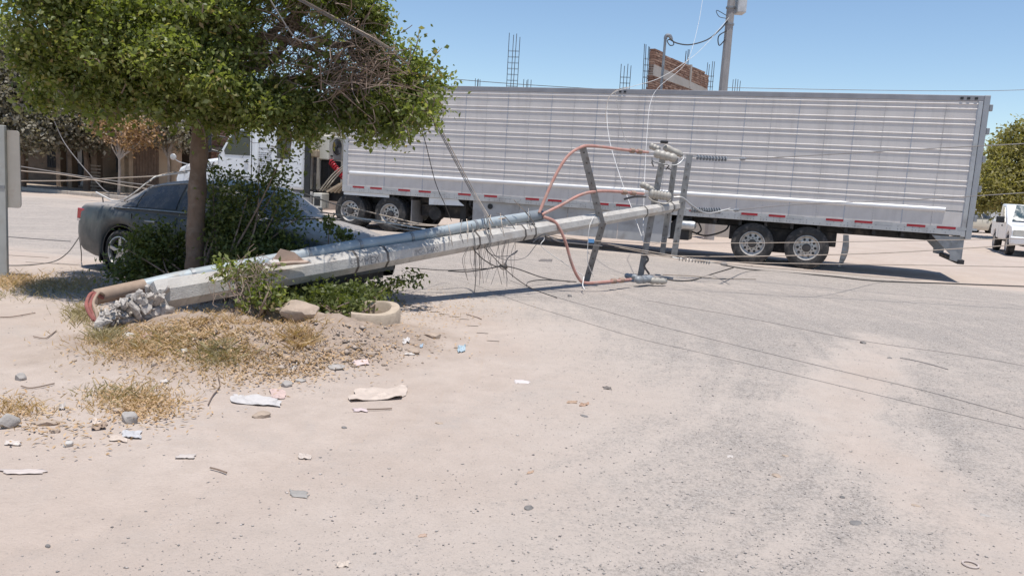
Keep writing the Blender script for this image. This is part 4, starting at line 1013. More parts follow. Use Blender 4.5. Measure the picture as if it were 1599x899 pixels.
for y in (.012, 1.938):
    b = MB(); b.prism([(-.78, 1.22), (-1.28, 1.76), (-1.75, 1.78), (-1.75, 1.22)], y-.008, y+.008); b.build('side_window', MATS['pickup_glass'], pick)
    b = MB(); b.box(-.98, -.82, y-(.30 if y < 1 else -.02), y+(-.02 if y < 1 else .30), 1.18, 1.42); b.build('door_mirror', m_blackp, pick, bevel=.03)
    b = MB(); b.box(-1.62, -1.42, y-.012, y+.012, 1.04, 1.09); b.build('door_handle', m_blackp, pick)
    for xa in (0, -3.3): wheel(pick, (xa, .16 if y < 1 else 1.79, .385), .385, .26, .22, m_alloy, False, near=-1 if y < 1 else 1, holes=0, spokes=5)
b = MB(); b.box(-4.2, .7, .45, 1.5, .38, .6); b.build('chassis', m_dark, pick)

# ================================================================== trees and bushes
m_bark = mat('smooth_brown_bark', (.155, .105, .075), .9, 0, .25, 5, (.24, .19, .15), .4, 4, bmp=.6, bscale=25)
m_twig = mat('dead_twig', (.21, .15, .115), .9, 0, .25, 8)
lm_green = leafmat('fig_leaves', [(0, (.085, .108, .026)), (.30, (.155, .188, .050)), (.65, (.235, .262, .088)), (.90, (.38, .385, .19)), (.97, (.34, .23, .13)), (1, (.14, .165, .048))], .45)
lm_dark = leafmat('bush_leaves', [(0, (.075, .092, .026)), (.5, (.125, .150, .046)), (.85, (.22, .24, .095)), (1, (.105, .122, .038))], .38)
lm_dry = leafmat('dead_leaves', [(0, (.27, .165, .095)), (.5, (.40, .25, .15)), (1, (.34, .215, .13))], .25)
lm_olive = leafmat('dusty_olive_leaves', [(0, (.13, .115, .085)), (.5, (.22, .195, .15)), (.9, (.32, .285, .23)), (1, (.18, .155, .115))], .2)
lm_neem = leafmat('neem_leaves', [(0, (.17, .155, .055)), (.5, (.30, .27, .105)), (.9, (.42, .36, .16)), (1, (.24, .21, .08))], .38)
def limb(pts, r0, r1, m, parent, name='limb', n=6, k=8):
    c = crom(pts, n); b = MB(); N = len(c)
    b.tube(c, [r0+(r1-r0)*i/(N-1) for i in range(N)], k); return b.build(name, m, parent, True)
TB = A(303, 452, 9.7); TB.z = H(TB.x, TB.y)
tree = empty('shade_tree', TB, 0, 'large leafy shade tree with smooth trunk in front of the sedan', 'tree')
def tl_(px, py, d): return A(px, py, d)-TB
b = MB(); c = crom([Vector((0, 0, -.1)), tl_(304, 400, 9.7), tl_(308, 300, 9.7), tl_(313, 200, 9.7), tl_(318, 120, 9.7)], 6); NN = len(c)
b.tube(c, [.114-.02*i/(NN-1)+.04*max(0, 1-i/3)+.007*math.sin(i*1.7)+.004*math.sin(i*3.9) for i in range(NN)], 14); b.build('trunk', m_bark, tree, True)
lims = [[(316, 150, 9.7), (300, 60, 9.6), (250, -10, 9.5), (190, -70, 9.4)], [(316, 160, 9.7), (380, 90, 9.6), (450, 30, 9.7), (520, -40, 9.8)], [(315, 175, 9.7), (230, 130, 9.4), (150, 90, 9.2), (90, 60, 9.1)],
        [(318, 170, 9.7), (420, 130, 10.0), (520, 125, 10.3), (610, 140, 9.95), (660, 150, 10.0)], [(317, 120, 9.7), (330, 20, 10.2), (340, -80, 10.5)], [(318, 140, 9.7), (350, 90, 9.1), (360, 40, 8.8)], [(318, 150, 9.7), (290, 100, 10.4), (240, 60, 11)],
        [(450, 30, 9.7), (520, 70, 9.9), (575, 60, 10.0)], [(330, 110, 9.6), (400, 60, 9.4), (470, 70, 9.5), (540, 100, 9.6)], [(318, 130, 9.7), (420, 95, 9.8), (470, 20, 9.9), (500, -40, 10)], [(350, 80, 9.5), (390, 20, 9.5), (410, -40, 9.6)], [(316, 130, 9.7), (310, 50, 9.4), (298, -30, 9.3)]]
for q in lims: limb([tl_(*p) for p in q], .07, .02, m_bark, tree)
def LB(px, py, d, rpx, rpz, ry, k=1.0):
    p = A(px, py, d); sc = d/F; return ((p.x, p.y, p.z), rpx*sc, ry, rpz*sc, k)
lob = [LB(85, 45, 9.20, 68, 46, .6), LB(85, 100, 9.50, 46, 34, .5, .8), LB(175, 70, 9.00, 66, 40, .5, 1.1), LB(150, 120, 9.50, 84, 38, .6), LB(235, 35, 9.10, 66, 40, .6), LB(85, -25, 9.30, 60, 36, .6), LB(130, -20, 9.00, 80, 40, .6, 1.1), LB(215, 140, 9.70, 80, 30, .6), LB(110, 150, 9.90, 50, 24, .5, .8),
       LB(275, 90, 8.70, 55, 34, .38, 1.3), LB(325, 122, 8.80, 58, 34, .4, 1.3), LB(300, 160, 9.30, 70, 28, .5), LB(350, 75, 9.00, 40, 34, .35, 1.1), LB(400, 165, 9.20, 60, 30, .45, 1.1), LB(455, 178, 9.50, 44, 28, .4), LB(478, 205, 9.60, 22, 20, .25, .8), LB(515, 150, 9.70, 48, 30, .4, 1.1),
       LB(575, 168, 9.90, 55, 28, .45, 1.2), LB(632, 168, 10.00, 42, 30, .4, 1.2), LB(648, 125, 10.20, 38, 34, .4, 1.2), LB(600, 92, 10.20, 34, 26, .35), LB(560, 112, 10.40, 44, 24, .3, .7), LB(540, 66, 10.10, 30, 22, .3, .6), LB(612, 196, 10.00, 28, 14, .25, .7),
       LB(330, 10, 9.00, 60, 36, .5, .9), LB(440, -35, 9.6, 130, 22, 1.0, 1.5), LB(540, 0, 9.70, 46, 34, .5, 1.0), LB(575, 35, 9.90, 26, 22, .3, .8), LB(390, 115, 10.30, 50, 40, .35, .16), LB(450, 95, 10.40, 50, 40, .3, .16), LB(405, 45, 10.50, 60, 40, .4, .16), LB(480, 40, 9.90, 46, 26, .3, .16),
       LB(150, -75, 9.80, 120, 34, .9, .35), LB(340, -80, 10.10, 150, 34, 1.0, .35), LB(500, -60, 9.90, 80, 34, .6, .4), LB(200, 60, 10.50, 140, 70, .4, .6), LB(330, 70, 10.90, 110, 90, .4, .4)]
Pt = lobes_points(lob, 1650, .105, .6, (60, 150))
print('leaves', len(Pt))
Vq = leaf_quads(Pt, .066, .037, .75)
tag(quads('crown', Vq-np.array(TB), lm_green, tree), kind='stuff')
# sparse outer sprays and hanging twigs
SPR = []; rs_ = random.Random(8)
for k in range(70):
    x = rs_.uniform(30, 680); low = 158 if x < 130 else (182 if x < 300 else (200 if x < 500 else (205 if x < 640 else 180)))
    y = low+rs_.uniform(-35, -5); d = 9.4 if x < 350 else 9.65
    SPR.append((x, y, x+rs_.gauss(0, 12), y+rs_.uniform(14, 42), d+rs_.uniform(-.5, .4)))
for k in range(40):
    x = rs_.uniform(20, 560); y = rs_.uniform(-10, 150); SPR.append((x, y, x+rs_.gauss(0, 22), y-rs_.uniform(5, 30), (8.6 if x < 380 else 9.1)+rs_.uniform(-.2, .4)))
SPR = tuple(SPR)
sp = []
for x0, y0, x1, y1, d in ((640, 95, 655, 45, 9.9), (655, 110, 690, 75, 9.9), (660, 130, 692, 105, 9.9), (560, 45, 568, 25, 9.7), (625, 200, 632, 222, 9.8), (605, 205, 618, 216, 9.8), (640, 190, 655, 200, 9.8), (445, 190, 440, 260, 9.4), (452, 200, 450, 245, 9.4), (20, 70, 8, 45, 9.3), (75, 5, 20, 20, 9.2), (30, 95, 12, 30, 9.3), (570, 30, 600, 55, 10.2), (470, 200, 485, 222, 9.9))+SPR:
    a_, c_ = tl_(x0, y0, d), tl_(x1, y1, d); limb([a_, a_.lerp(c_, .5)+Vector((.03, 0, .02)), c_], .010, .003, m_twig, tree, 'twig', 4, 5)
    nL = 30; tt = NR.uniform(0, 1.05, nL)[:, None]
    sp.append(np.array(a_)*(1-tt)+np.array(c_)*tt+NR.normal(size=(nL, 3))*.055)
tag(quads('spray_leaves', leaf_quads(np.concatenate(sp), .085, .048, .3), lm_green, tree), kind='stuff')
# dead brown twigs inside the crown
tb = MB(); rq = random.Random(3)
for k in range(800):
    if k < 330: x, y, d = rq.gauss(560, 32), rq.gauss(105, 28), rq.uniform(9.2, 9.7)
    else: x, y, d = min(555, max(330, rq.gauss(445, 65))), rq.gauss(60, 45), rq.uniform(9.0, 10.0)
    p = tl_(x, y, d); v = Vector((rq.gauss(0, 1), rq.gauss(0, .5), rq.gauss(-.2, .7))).normalized()*rq.uniform(.15, .5)
    tb.tube(crom([p, p+v*.5+Vector((rq.gauss(0, .04), 0, rq.gauss(0, .04))), p+v], 3), rq.uniform(.003, .007), 3, False)
tag(tb.build('dead_twigs', m_twig, tree), kind='stuff')

def bush(name, label, base, lobs, m, dens, L=.075, W=.042, cat='bush', stems=8, sub=.11, group=None):
    B = Vector(base); B.z = H(B.x, B.y) if B.y < 14 else 0
    r = empty(name, B, 0, label, cat, group)
    for k in range(stems):
        lb_ = lobs[k % len(lobs)]; e = Vector(lb_[0])-B+Vector((rnd.gauss(0, lb_[1]*.4), rnd.gauss(0, lb_[2]*.3), rnd.gauss(0, lb_[3]*.4)))
        s_ = Vector((rnd.gauss(0, .1), rnd.gauss(0, .1), -.03)); limb([s_, s_.lerp(e, .5)+Vector((rnd.gauss(0, .08), rnd.gauss(0, .08), .05)), e], .018, .005, m_twig, r, 'stem', 5, 5)
    P = lobes_points(lobs, dens, sub, .3); hz = np.array([H(x, y) if y < 13 else 0 for x, y in P[:, :2]]); P[:, 2] = np.maximum(P[:, 2], hz+.03)
    tag(quads('foliage', leaf_quads(P-np.array(B), L, W, .55), m, r), kind='stuff'); return r
bush('leafy_bush', 'dark leafy bush around the tree trunk hiding the sedan doors', A(330, 455, 9.45),
     [LB(232, 412, 9.9, 42, 48, .25), LB(250, 372, 10.0, 40, 28, .2), LB(205, 425, 9.8, 28, 24, .22), LB(270, 425, 10.0, 40, 40, .22), LB(360, 375, 9.95, 45, 48, .25), LB(345, 335, 10.0, 34, 36, .2, .8), LB(405, 372, 9.95, 48, 38, .25), LB(425, 398, 9.8, 50, 26, .25), LB(460, 388, 10.0, 30, 22, .18, .7), LB(385, 408, 9.6, 50, 30, .25), LB(485, 397, 10.1, 25, 10, .15, .7),
      LB(370, 300, 9.9, 40, 30, .2, .42), LB(418, 318, 9.9, 46, 34, .22, .48), LB(440, 285, 9.9, 28, 30, .18, .36), LB(455, 335, 9.95, 26, 20, .18, .35), LB(338, 285, 10.0, 20, 20, .15, .3), LB(405, 266, 9.9, 38, 16, .15, .22), LB(445, 228, 9.8, 12, 34, .10, .5)],
     lm_dark, 1500, .062, .036, stems=26)
bush('low_bush', 'green bush growing in the planter ring under the fallen pole', A(535, 492, 8.3),
     [LB(515, 466, 8.9, 55, 17, .3), LB(478, 472, 8.7, 35, 12, .25), LB(558, 462, 9.0, 28, 17, .3), LB(530, 480, 8.5, 40, 9, .2), LB(588, 464, 9.2, 16, 8, .15, .7), LB(600, 446, 9.9, 30, 12, .15, .9), LB(640, 432, 10.2, 16, 8, .1, .8)], lm_dark, 1300, .065, .038, stems=10, sub=.08)
bush('creeper', 'sprawling green creeper with dry stems over the fallen pole', A(395, 470, 7.55),
     [LB(400, 432, 7.75, 30, 26, .13), LB(420, 452, 7.6, 20, 20, .12), LB(372, 425, 7.9, 30, 16, .12, .8), LB(405, 470, 7.5, 22, 10, .12), LB(435, 470, 7.6, 25, 10, .12, .8), LB(350, 415, 8.0, 20, 10, .12, .5)], lm_green, 1150, .06, .036, 'creeper', 16, .06)
dz = MB(); rz_ = random.Random(14); cb = A(395, 475, 7.5); cb.z = H(cb.x, cb.y)
for k in range(150):
    x, y = rz_.gauss(388, 20), rz_.uniform(405, 468); p = A(x, y, 7.62+rz_.uniform(-.1, .25))-cb; v = Vector((rz_.gauss(0, .6), rz_.gauss(0, .4), rz_.gauss(-.1, .7))).normalized()*rz_.uniform(.08, .28)
    dz.tube(crom([p, p+v*.5+Vector((rz_.gauss(0, .03), 0, rz_.gauss(0, .03))), p+v], 3), .0028, 3, False)
o = dz.build('dry_vine_stems', mat('dry_vine', (.30, .22, .17), .9), None); o.location = cb; tag(o, 'tangle of dry brown vine stems over the fallen pole', 'dry vine', kind='stuff')
bush('weed_sprig', 'small dark sprig in front of the sedan bonnet', A(540, 385, 10.1), [LB(540, 368, 10.0, 14, 11, .08), LB(513, 350, 10.0, 4, 8, .05, .7)], lm_dark, 700, .06, .05, 'plant', 4, .05)

# background trees across the street
def bgtree(name, label, base, lobs, m, dens, L, W, trunk_r=.16, limbs_=5, sub=.3, barkm=None, group='trees across the street'):
    B = Vector(base); r = empty(name, B, 0, label, 'tree', group); bm_ = barkm or m_bark
    top = Vector(lobs[0][0])-B
    limb([Vector((0, 0, -.1)), Vector((.05, 0, top.z*.35)), Vector((top.x*.3, top.y*.3, top.z*.6))], trunk_r, trunk_r*.6, bm_, r, 'trunk')
    for k in range(limbs_):
        lb_ = lobs[k % len(lobs)]; e = Vector(lb_[0])-B; s_ = Vector((top.x*.3, top.y*.3, top.z*.58)); limb([s_, s_.lerp(e, .5)+Vector((rnd.gauss(0, .2), 0, .1)), e], trunk_r*.45, .02, bm_, r, 'limb', 5, 6)
    tag(quads('crown', leaf_quads(lobes_points(lobs, dens, sub)-np.array(B), L, W, .5), m, r), kind='stuff')
gb = lambda px, d: Vector((A(px, 290, d).x, d, .1))
m_pbark = mat('pale_bark', (.33, .28, .24), .9, 0, .2)
bgtree('dusty_tree', 'dusty grey-green tree at the far left across the street', gb(35, 33.5), [LB(40, 140, 33, 55, 55, 1.6), LB(0, 110, 33, 45, 45, 1.5), LB(85, 185, 33, 45, 38, 1.3), LB(-10, 180, 33, 50, 50, 1.4), LB(45, 205, 32.5, 50, 30, 1.2), LB(20, 70, 33.5, 35, 35, 1.2, .8), LB(-60, 120, 33, 60, 80, 1.6)], lm_olive, 170, .20, .12)
bgtree('dusty_tree', 'dull olive tree behind the left edge of the shade tree crown', gb(135, 34), [LB(130, 190, 34, 45, 40, 1.4), LB(165, 200, 34, 45, 30, 1.2), LB(110, 150, 34.5, 60, 40, 1.4), LB(150, 170, 34.5, 55, 35, 1.4), LB(190, 160, 35, 50, 40, 1.4)], lm_olive, 150, .2, .12)
bgtree('dead_tree', 'small tree with orange-brown dead leaves across the street', gb(185, 31.5), [LB(190, 208, 31.5, 30, 20, .7), LB(215, 225, 31.5, 24, 14, .6), LB(160, 197, 31.5, 18, 13, .5), LB(225, 205, 31.5, 22, 14, .5), LB(180, 185, 31.7, 25, 12, .6)], lm_dry, 120, .15, .09, .07, 12, .2, m_pbark)
bgtree('dusty_tree', 'sparse greenish tree between the dead tree and the shade trunk', gb(262, 33), [LB(265, 205, 33, 30, 24, 1.0), LB(240, 190, 33, 30, 20, .9), LB(285, 220, 33, 18, 16, .6, .7), LB(225, 175, 33.5, 40, 24, 1)], lm_olive, 150, .18, .10, .08, 7, .25, m_pbark)
bgtree('roadside_tree', 'yellow-green tree behind the pickup at the right edge', Vector((A(1590, 340, 46).x, 46, 0)), [LB(1590, 265, 46, 45, 50, 2), LB(1560, 285, 45, 30, 35, 1.5), LB(1620, 240, 46, 60, 55, 2.2), LB(1570, 245, 46, 25, 22, 1.2), LB(1560, 310, 45, 35, 18, 1.3), LB(1600, 212, 46, 22, 22, 1), LB(1545, 300, 45, 20, 24, 1), LB(1610, 300, 45.5, 40, 30, 1.6), LB(1530, 320, 46, 14, 10, .7)], lm_neem, 95, .26, .11, .22, 7, .34, None, None)

# ================================================================== houses across the street
m_wall = mat('brown_house_wall', (.22, .155, .11), .9, 0, .15, 1.5, (.13, .09, .065), .4, 1.2, bmp=.3)
m_wall2 = mat('tan_house_wall', (.40, .29, .20), .9, 0, .12, 1.5, (.27, .19, .13), .35, 1.2, bmp=.3)
m_door = mat('dark_door', (.035, .033, .038), .7); m_wood = mat('brown_gate', (.15, .095, .065), .8, 0, .2)
house = empty('porch_house', K0+rn*3.2, math.atan2(rd.y, rd.x), 'shaded single-storey brown house with porch across the street at left', 'house')
hx0, hx1 = -16.0, 6.2
def hb(name, x0, x1, y0, y1, z0, z1, m, bevel=.0, parent=None): b = MB(); b.box(x0, x1, y0, y1, z0, z1); return b.build(name, m, parent or house, bevel=bevel)
hb('wall', hx0, hx1, 1.5, 6, 0, 3.1, m_wall); hb('porch_roof', hx0-.3, hx1+.1, -.9, 6.3, 3.1, 3.28, mat('old_slab', (.30, .25, .21), .9), .02); hb('beam', hx0, hx1, -.6, -.35, 2.62, 3.099, m_wall2)
def street_x(px): # local x on the house front for a pixel column
    best = 0; bd_ = 1e9
    for k in range(-200, 140):
        p = K0+rn*3.2+rd*(k*.1); d = p-Vector((0, 0, EYE)); x = 799.5+F*d.dot(RT)/d.dot(FW)
        if abs(x-px) < bd_: bd_ = abs(x-px); best = k*.1
    return best
for px in (20, 52, 112, 128, 168, 216): x = street_x(px); hb('pillar', x-.16, x+.16, -.62, -.32, 0, 2.619, m_wall if px != 216 else m_wall2, .02)
for p0, p1, z0, z1, m in ((60, 95, .1, 2.2, m_door), (138, 166, .9, 2.1, m_door), (184, 206, .9, 2.0, m_door), (30, 48, .9, 2.1, m_door)):
    x0, x1 = street_x(p0), street_x(p1); wn = hb('window' if z0 > .5 else 'doorway', x0, x1, 1.44, 1.495, z0, z1, m)
    for k in range(5): xx = x0+(x1-x0)*(k+.5)/5; hb('bar', xx-.012, xx+.012, 1.40, 1.42, z0, z1, m_dark, 0, wn)
x0 = street_x(78); hb('curtain', x0, x0+.35, 1.38, 1.40, 1.2, 2.0, mat('pale_curtain', (.4, .38, .36), .9))
x0, x1 = street_x(228), street_x(268)
g_ = hb('garage_gate', x0, x1, -.55, -.48, 0, 2.1, m_wood, 0)
for k in range(9): xx = x0+(x1-x0)*k/9; hb('gate_board', xx+.01, xx+(x1-x0)/9-.01, -.58, -.553, .03, 2.08, m_wood, 0, g_)
hb('front_wall', street_x(205), street_x(228)-.0, -.62, -.4, 0, 2.619, m_wall2); hb('front_wall', x1, street_x(296), -.62, -.4, 0, 2.619, m_wall2)
hb('lintel', x0, x1, -.6, -.42, 2.15, 2.6, m_wall2)
hb('step_rail', street_x(155), street_x(158), -.75, -.65, 0, .9, m_wall2)
for k in range(8): hb('louvre', street_x(158), street_x(178), -.70, -.66, .1+k*.15, .17+k*.15, mat('louvre_slat', (.36, .28, .22), .9))
bt = MB(); bt.lathe(K0+rd*street_x(29)+rn*.8+Vector((0, 0, .13)), (0, 0, 1), [(0, .25), (.05, .27), (.45, .29), (.75, .27), (.8, .24)], 18)
tag(bt.build('barrel', mat('blue_drum', (.07, .17, .34), .5), None, True), 'blue drum on the far pavement beside the sign panel', 'drum')
hs = MB(); o = link('rubble_stone', stone_mesh('pale_rock', .42, .3, .36, 9, 3, .3), mat('pale_rock', (.50, .46, .42), .9, bmp=.4)); o.location = G(140, 291, .13); o.location.z = .25; tag(o, 'pale boulder on the far pavement left of the sedan roof', 'rock')
# brick house with its own pieces, right of the trunk
def brick_mat():
    m, n, l, b = nodes('red_brick'); g = n.new('ShaderNodeNewGeometry'); cr = n.new('ShaderNodeValToRGB'); e = cr.color_ramp.elements; e.new(.5)
    for i, (p, c) in enumerate(((0, (.20, .105, .07)), (.5, (.30, .17, .12)), (1, (.40, .26, .19)))): e[i].position = p; e[i].color = (*c, 1)
    l.new(g.outputs['Random Per Island'], cr.inputs[0]); f = noise(n, l, 25, 5, .7, objvec(n))
    l.new(mixc(n, l, ramp(n, l, f, .5, .8, 0, .6), cr.outputs[0], (.20, .14, .11)), b.inputs['Base Color']); b.inputs['Roughness'].default_value = .95
    return m
m_brick = brick_mat(); m_mortar = mat('grey_mortar', (.33, .28, .24), .95, bmp=.3)
def brickwall(parent, x0, x1, z0, z1, y0, topf=None, bl_=.25, bh=.075, dep=.14):
    b = MB(); z = z0; row = 0
    while z+bh < z1:
        x = x0-(bl_/2 if row % 2 else 0)
        while x < x1:
            a, c = max(x, x0), min(x+bl_-.015, x1); top = topf((a+c)/2) if topf else z1
            if z+bh <= top and c-a > .05:
                j = rnd.uniform(-.012, .012); b.box(a, c, y0-dep/2+j, y0+dep/2+j, z, z+bh-.014)
            x += bl_
        z += bh; row += 1
    return tag(b.build('bricks', m_brick, parent), kind='stuff')
bh_ = empty('brick_house', K0+rn*4.2, math.atan2(rd.y, rd.x), 'low red brick house seen between the trunk and the lorry cab', 'house')
xa, xb = street_x(300), street_x(470)
hb('core_wall', xa, xb, .1, 5, 0, 3.5, m_mortar, 0, bh_); brickwall(bh_, xa, xb, 0, 3.5, .06); hb('roof', xa-.2, xb+.2, -.5, 5.2, 3.5, 3.65, m_mortar, .02, bh_)
hb('ledge', xa, xb, -.12, -.02, 2.1, 2.3, mat('dark_brown_ledge', (.2, .16, .13), .9), 0, bh_); hb('drain_pipe', street_x(347), street_x(347)+.12, -.2, -.08, 0, 3.49, m_pale, .02, bh_)  # ledge in a plain dark brown

# unfinished two-storey building behind the trailer
UB = Vector((3.0, 30.5, 0)); uang = math.radians(-8)
unf = empty('unfinished_building', UB, uang, 'unfinished building with bare brick gable and rebar columns behind the trailer', 'building')
def UL(px, py, d):
    p = A(px, py, d)-UB; c, s_ = math.cos(-uang), math.sin(-uang); return Vector((p.x*c-p.y*s_, p.x*s_+p.y*c, p.z))
m_plaster = mat('raw_plaster', (.42, .38, .34), .95, 0, .1, 1.5, bmp=.3)
b = MB(); b.box(-5.2, 6.0, 0, 8.5, .9, 4.9); b.build('wall', m_plaster, unf)
b = MB(); b.box(-5.2, 6.0, .02, 8.5, -.1, .899); b.build('base_wall', m_plaster, unf)
b = MB(); b.box(-5.4, 6.2, -.2, 8.7, 4.9, 5.1); b.build('roof_slab', m_mortar, unf)
for x in (-3.5, -.8, 2.0, 4.4):
    b = MB(); b.box(x, x+1.2, -.012, .03, 3.0, 4.3); wn = b.build('window_opening', m_door, unf)
    b = MB(); b.box(x-.06, x+1.26, -.06, -.015, 2.92, 2.995); b.build('sill', m_mortar, unf)
# brick gable: from pixel corners
pa, pb = UL(1019, 75, 29.5), UL(1104, 115, 34.2)
gl = (pb-pa); gang = math.atan2(gl.y, gl.x); glen = math.hypot(gl.x, gl.y)
gab = empty('brick_gable', (pa.x, pa.y, 0), gang); gab.parent = unf
z_l, z_r = pa.z, pb.z
b = MB(); b.prism([(.03, 5.1), (glen-.03, 5.1), (glen-.03, min(z_l, z_r)-.12+.0*z_r), (.03, z_l-.12)], .0, .10); b.build('gable_core', m_mortar, gab)
brickwall(gab, 0, glen, 5.1, 9, .0, lambda x: z_l+(z_r-z_l)*x/glen, .24, .085, .2)
b = MB(); b.prism([(0, 6.15), (glen, 5.95), (glen, 5.72), (0, 5.75)], -.115, .1); b.build('concrete_band', m_plaster, gab)
for f_ in (.62,):
    b = MB(); b.box(glen*f_, glen*f_+.14, -.13, .1, 5.8, z_l+(z_r-z_l)*f_); b.build('tie_column', m_plaster, gab)
m_rb = mat('column_rebar', (.075, .06, .06), .8, .3)
def cage(px0, px1, ptop, d, ties=True, lean=0):
    a, c = UL(px0, ptop, d), UL(px1, ptop, d); w_ = c.x-a.x; x0 = a.x; zt = a.z; zb = 5.1
    r = empty('rebar_column', (x0, a.y, 0)); r.parent = unf
    for i, (dx, dy) in enumerate(((0, 0), (w_*.33, .2), (w_*.66, 0.02), (w_, .2))):
        b = MB(); b.tube([(dx, dy, zb), (dx+lean+rnd.uniform(-.02, .02), dy, zt-rnd.uniform(0, .25)*(zt-zb)*.3)], .013, 5); b.build('rebar', m_rb, r)
    if ties:
        z = zb+.15
        while z < zt-.5:
            b = MB(); b.tube([(0, 0, z), (w_, 0, z), (w_, .2, z), (0, .2, z), (0, 0, z)], .007, 4); b.build('tie', m_rb, r); z += .22
cage(796, 812, 50, 31); cage(743, 749, 122, 32, False); cage(818, 829, 123, 32, False); cage(971, 986, 99, 31.5); cage(1009, 1018, 68, 29.5, True, -.05); cage(1071, 1077, 76, 32.5, False); cage(1105, 1117, 94, 34.5); cage(1146, 1157, 121, 35.5, False)
b = MB(); q = UL(1039, 60, 27.2); b.tube([(q.x, q.y, 0), (q.x, q.y, q.z)], .045, 10); b.tube(crom([(q.x, q.y, q.z-.02), (q.x+.03, q.y, q.z+.08), (q.x+.14, q.y, q.z+.08), (q.x+.2, q.y, q.z-.04)], 4), .06, 8); b.build('service_mast', m_steel, unf, True)

# standing pole with its transformer box
sp0 = G(1107, 374, 0); spz = A(1149, -30, sp0.y).z
spole = empty('standing_utility_pole', sp0, 0, 'upright concrete utility pole behind the trailer', 'utility pole')
b = MB(); rows = []
for z, r in ((-.1, .19), (spz, .135)):
    row = [Vector((math.cos(math.radians(45*k+12))*r, math.sin(math.radians(45*k+12))*r, z)) for k in range(8)]; rows.append(row+[row[0]])
b.grid(rows); b.build('pole_shaft', mat('grey_pole', (.33, .31, .30), .9, 0, .1, 2, (.25, .22, .2), .3, 2), spole)
tz = A(1155, 22, sp0.y).z; tx = A(1156, 10, sp0.y).x-sp0.x
b = MB(); b.box(tx-.14, tx+.16, -.25, .25, tz, tz+.95); b.build('meter_box', mat('pale_box', (.5, .5, .5), .5), spole, bevel=.03)
for z in (tz+.15, tz-.4):
    b = MB(); b.lathe((0, 0, z), (0, 0, 1), [(0, .165), (.06, .165)], 12); b.build('band', m_steel, spole)
b = MB(); b.tube(crom([(-.15, -.1, tz-.1), (-.5, -.1, tz+.05), (-.4, -.1, tz-.15), (-.15, -.1, tz-.2)], 5), .012, 5); b.build('wire_loop', m_wdark, spole)
b = MB(); b.tube(crom([(-.12, -.1, tz-.9), (-.3, -.1, tz-1.1), (-.35, -.1, tz-.8), (-.1, -.1, tz-.6)], 5), .02, 5); b.build('cable_loop', m_wdark, spole)
# far pale coach
coach = empty('distant_bus', Vector((A(1536, 340, 75).x, 75, 0)), .2, 'pale bus far off behind the beige sedan', 'bus')
b = MB(); b.box(-5, 3.2, 0, 2.4, .5, 2.55); b.build('body', mat('pale_bus', (.55, .55, .55), .5), coach, bevel=.1)
for k in range(7): b = MB(); b.box(-4.6+k*1.1, -3.75+k*1.1, -.012, .02, 1.55, 2.2); b.build('window', m_door, coach)
for x in (-3.5, 1.6): b = MB(); b.lathe((x, .02, .45), (0, 1, 0), [(-.05, .1), (-.04, .44), (.3, .45), (.3, .1)], 18); b.build('wheel', m_tyre, coach)

# ================================================================== sign at the left edge, planter ring
sg = G(4, 432); sign = empty('road_sign', sg, 0, 'back of a dusty grey road sign on a flat post at the left edge', 'sign')
def sl(px, py, d): return A(px, py, d)-sg
m_signp = mat('dusty_sign_back', (.42, .385, .34), .7, .1, .08, 3, (.34, .28, .23), .4, 3); m_post = mat('dusty_post', (.40, .40, .375), .7, .15, .08, 4, (.33, .3, .26), .4, 3)
b = MB(); p1, p2 = sl(9, 432, sg.y), sl(9, 196, sg.y); b.beam((p2.x-.07-.02, 0, -.1), (p2.x-.07, 0, p2.z), .13, .05, up=(0, -1, 0)); b.build('post', m_post, sign, bevel=.008)
pa, pb = sl(27.5, 204, sg.y), sl(24, 325, sg.y)
b = MB(); xr = pa.x; zt, zb = pa.z, pb.z; xl = xr-1.0; cr_ = .05; poly = []
for cx, cz, a0 in ((xr-cr_, zt-cr_, 0), (xl+cr_, zt-cr_, 90), (xl+cr_, zb+cr_, 180), (xr-cr_, zb+cr_, 270)):
    for k in range(5): a = math.radians(a0+k*22.5); poly.append((cx+cr_*math.cos(a), cz+cr_*math.sin(a)))
b.prism(poly, .03, .045); b.build('sign_panel', m_signp, sign)
b = MB(); b.box(p2.x-.12, p2.x-.02, -.032, .03, zb+.25, zb+.29); b.build('bolt_strap', m_steel, sign)

RC = G(545, 497, .12); RC = Vector((RC.x-.02, RC.y+.05, H(RC.x, RC.y)))
ring = MB(); rows = []
for k in range(29):
    a = math.radians(-75+k*180/28); rows.append([(math.cos(a)*r_, math.sin(a)*r_*1.0, z+.02*math.sin(a*3)) for r_, z in ((.56, -.2), (.56, .10), (.545, .135), (.46, .14), (.445, .12), (.445, -.2))])
ring.grid([row+[row[0]] for row in rows][::-1]); ring.add(rows[0], [tuple(range(6))]); ring.add(rows[-1], [tuple(range(6))[::-1]])
ro = ring.build('planter_ring', mat('tan_mortar_ring', (.46, .37, .28), .95, 0, .12, 5, (.33, .26, .2), .3, 5, bmp=.6, bscale=30), None, True, bevel=0); ro.location = RC
tag(ro, 'broken half ring of tan concrete planter edge under the fallen pole', 'planter')

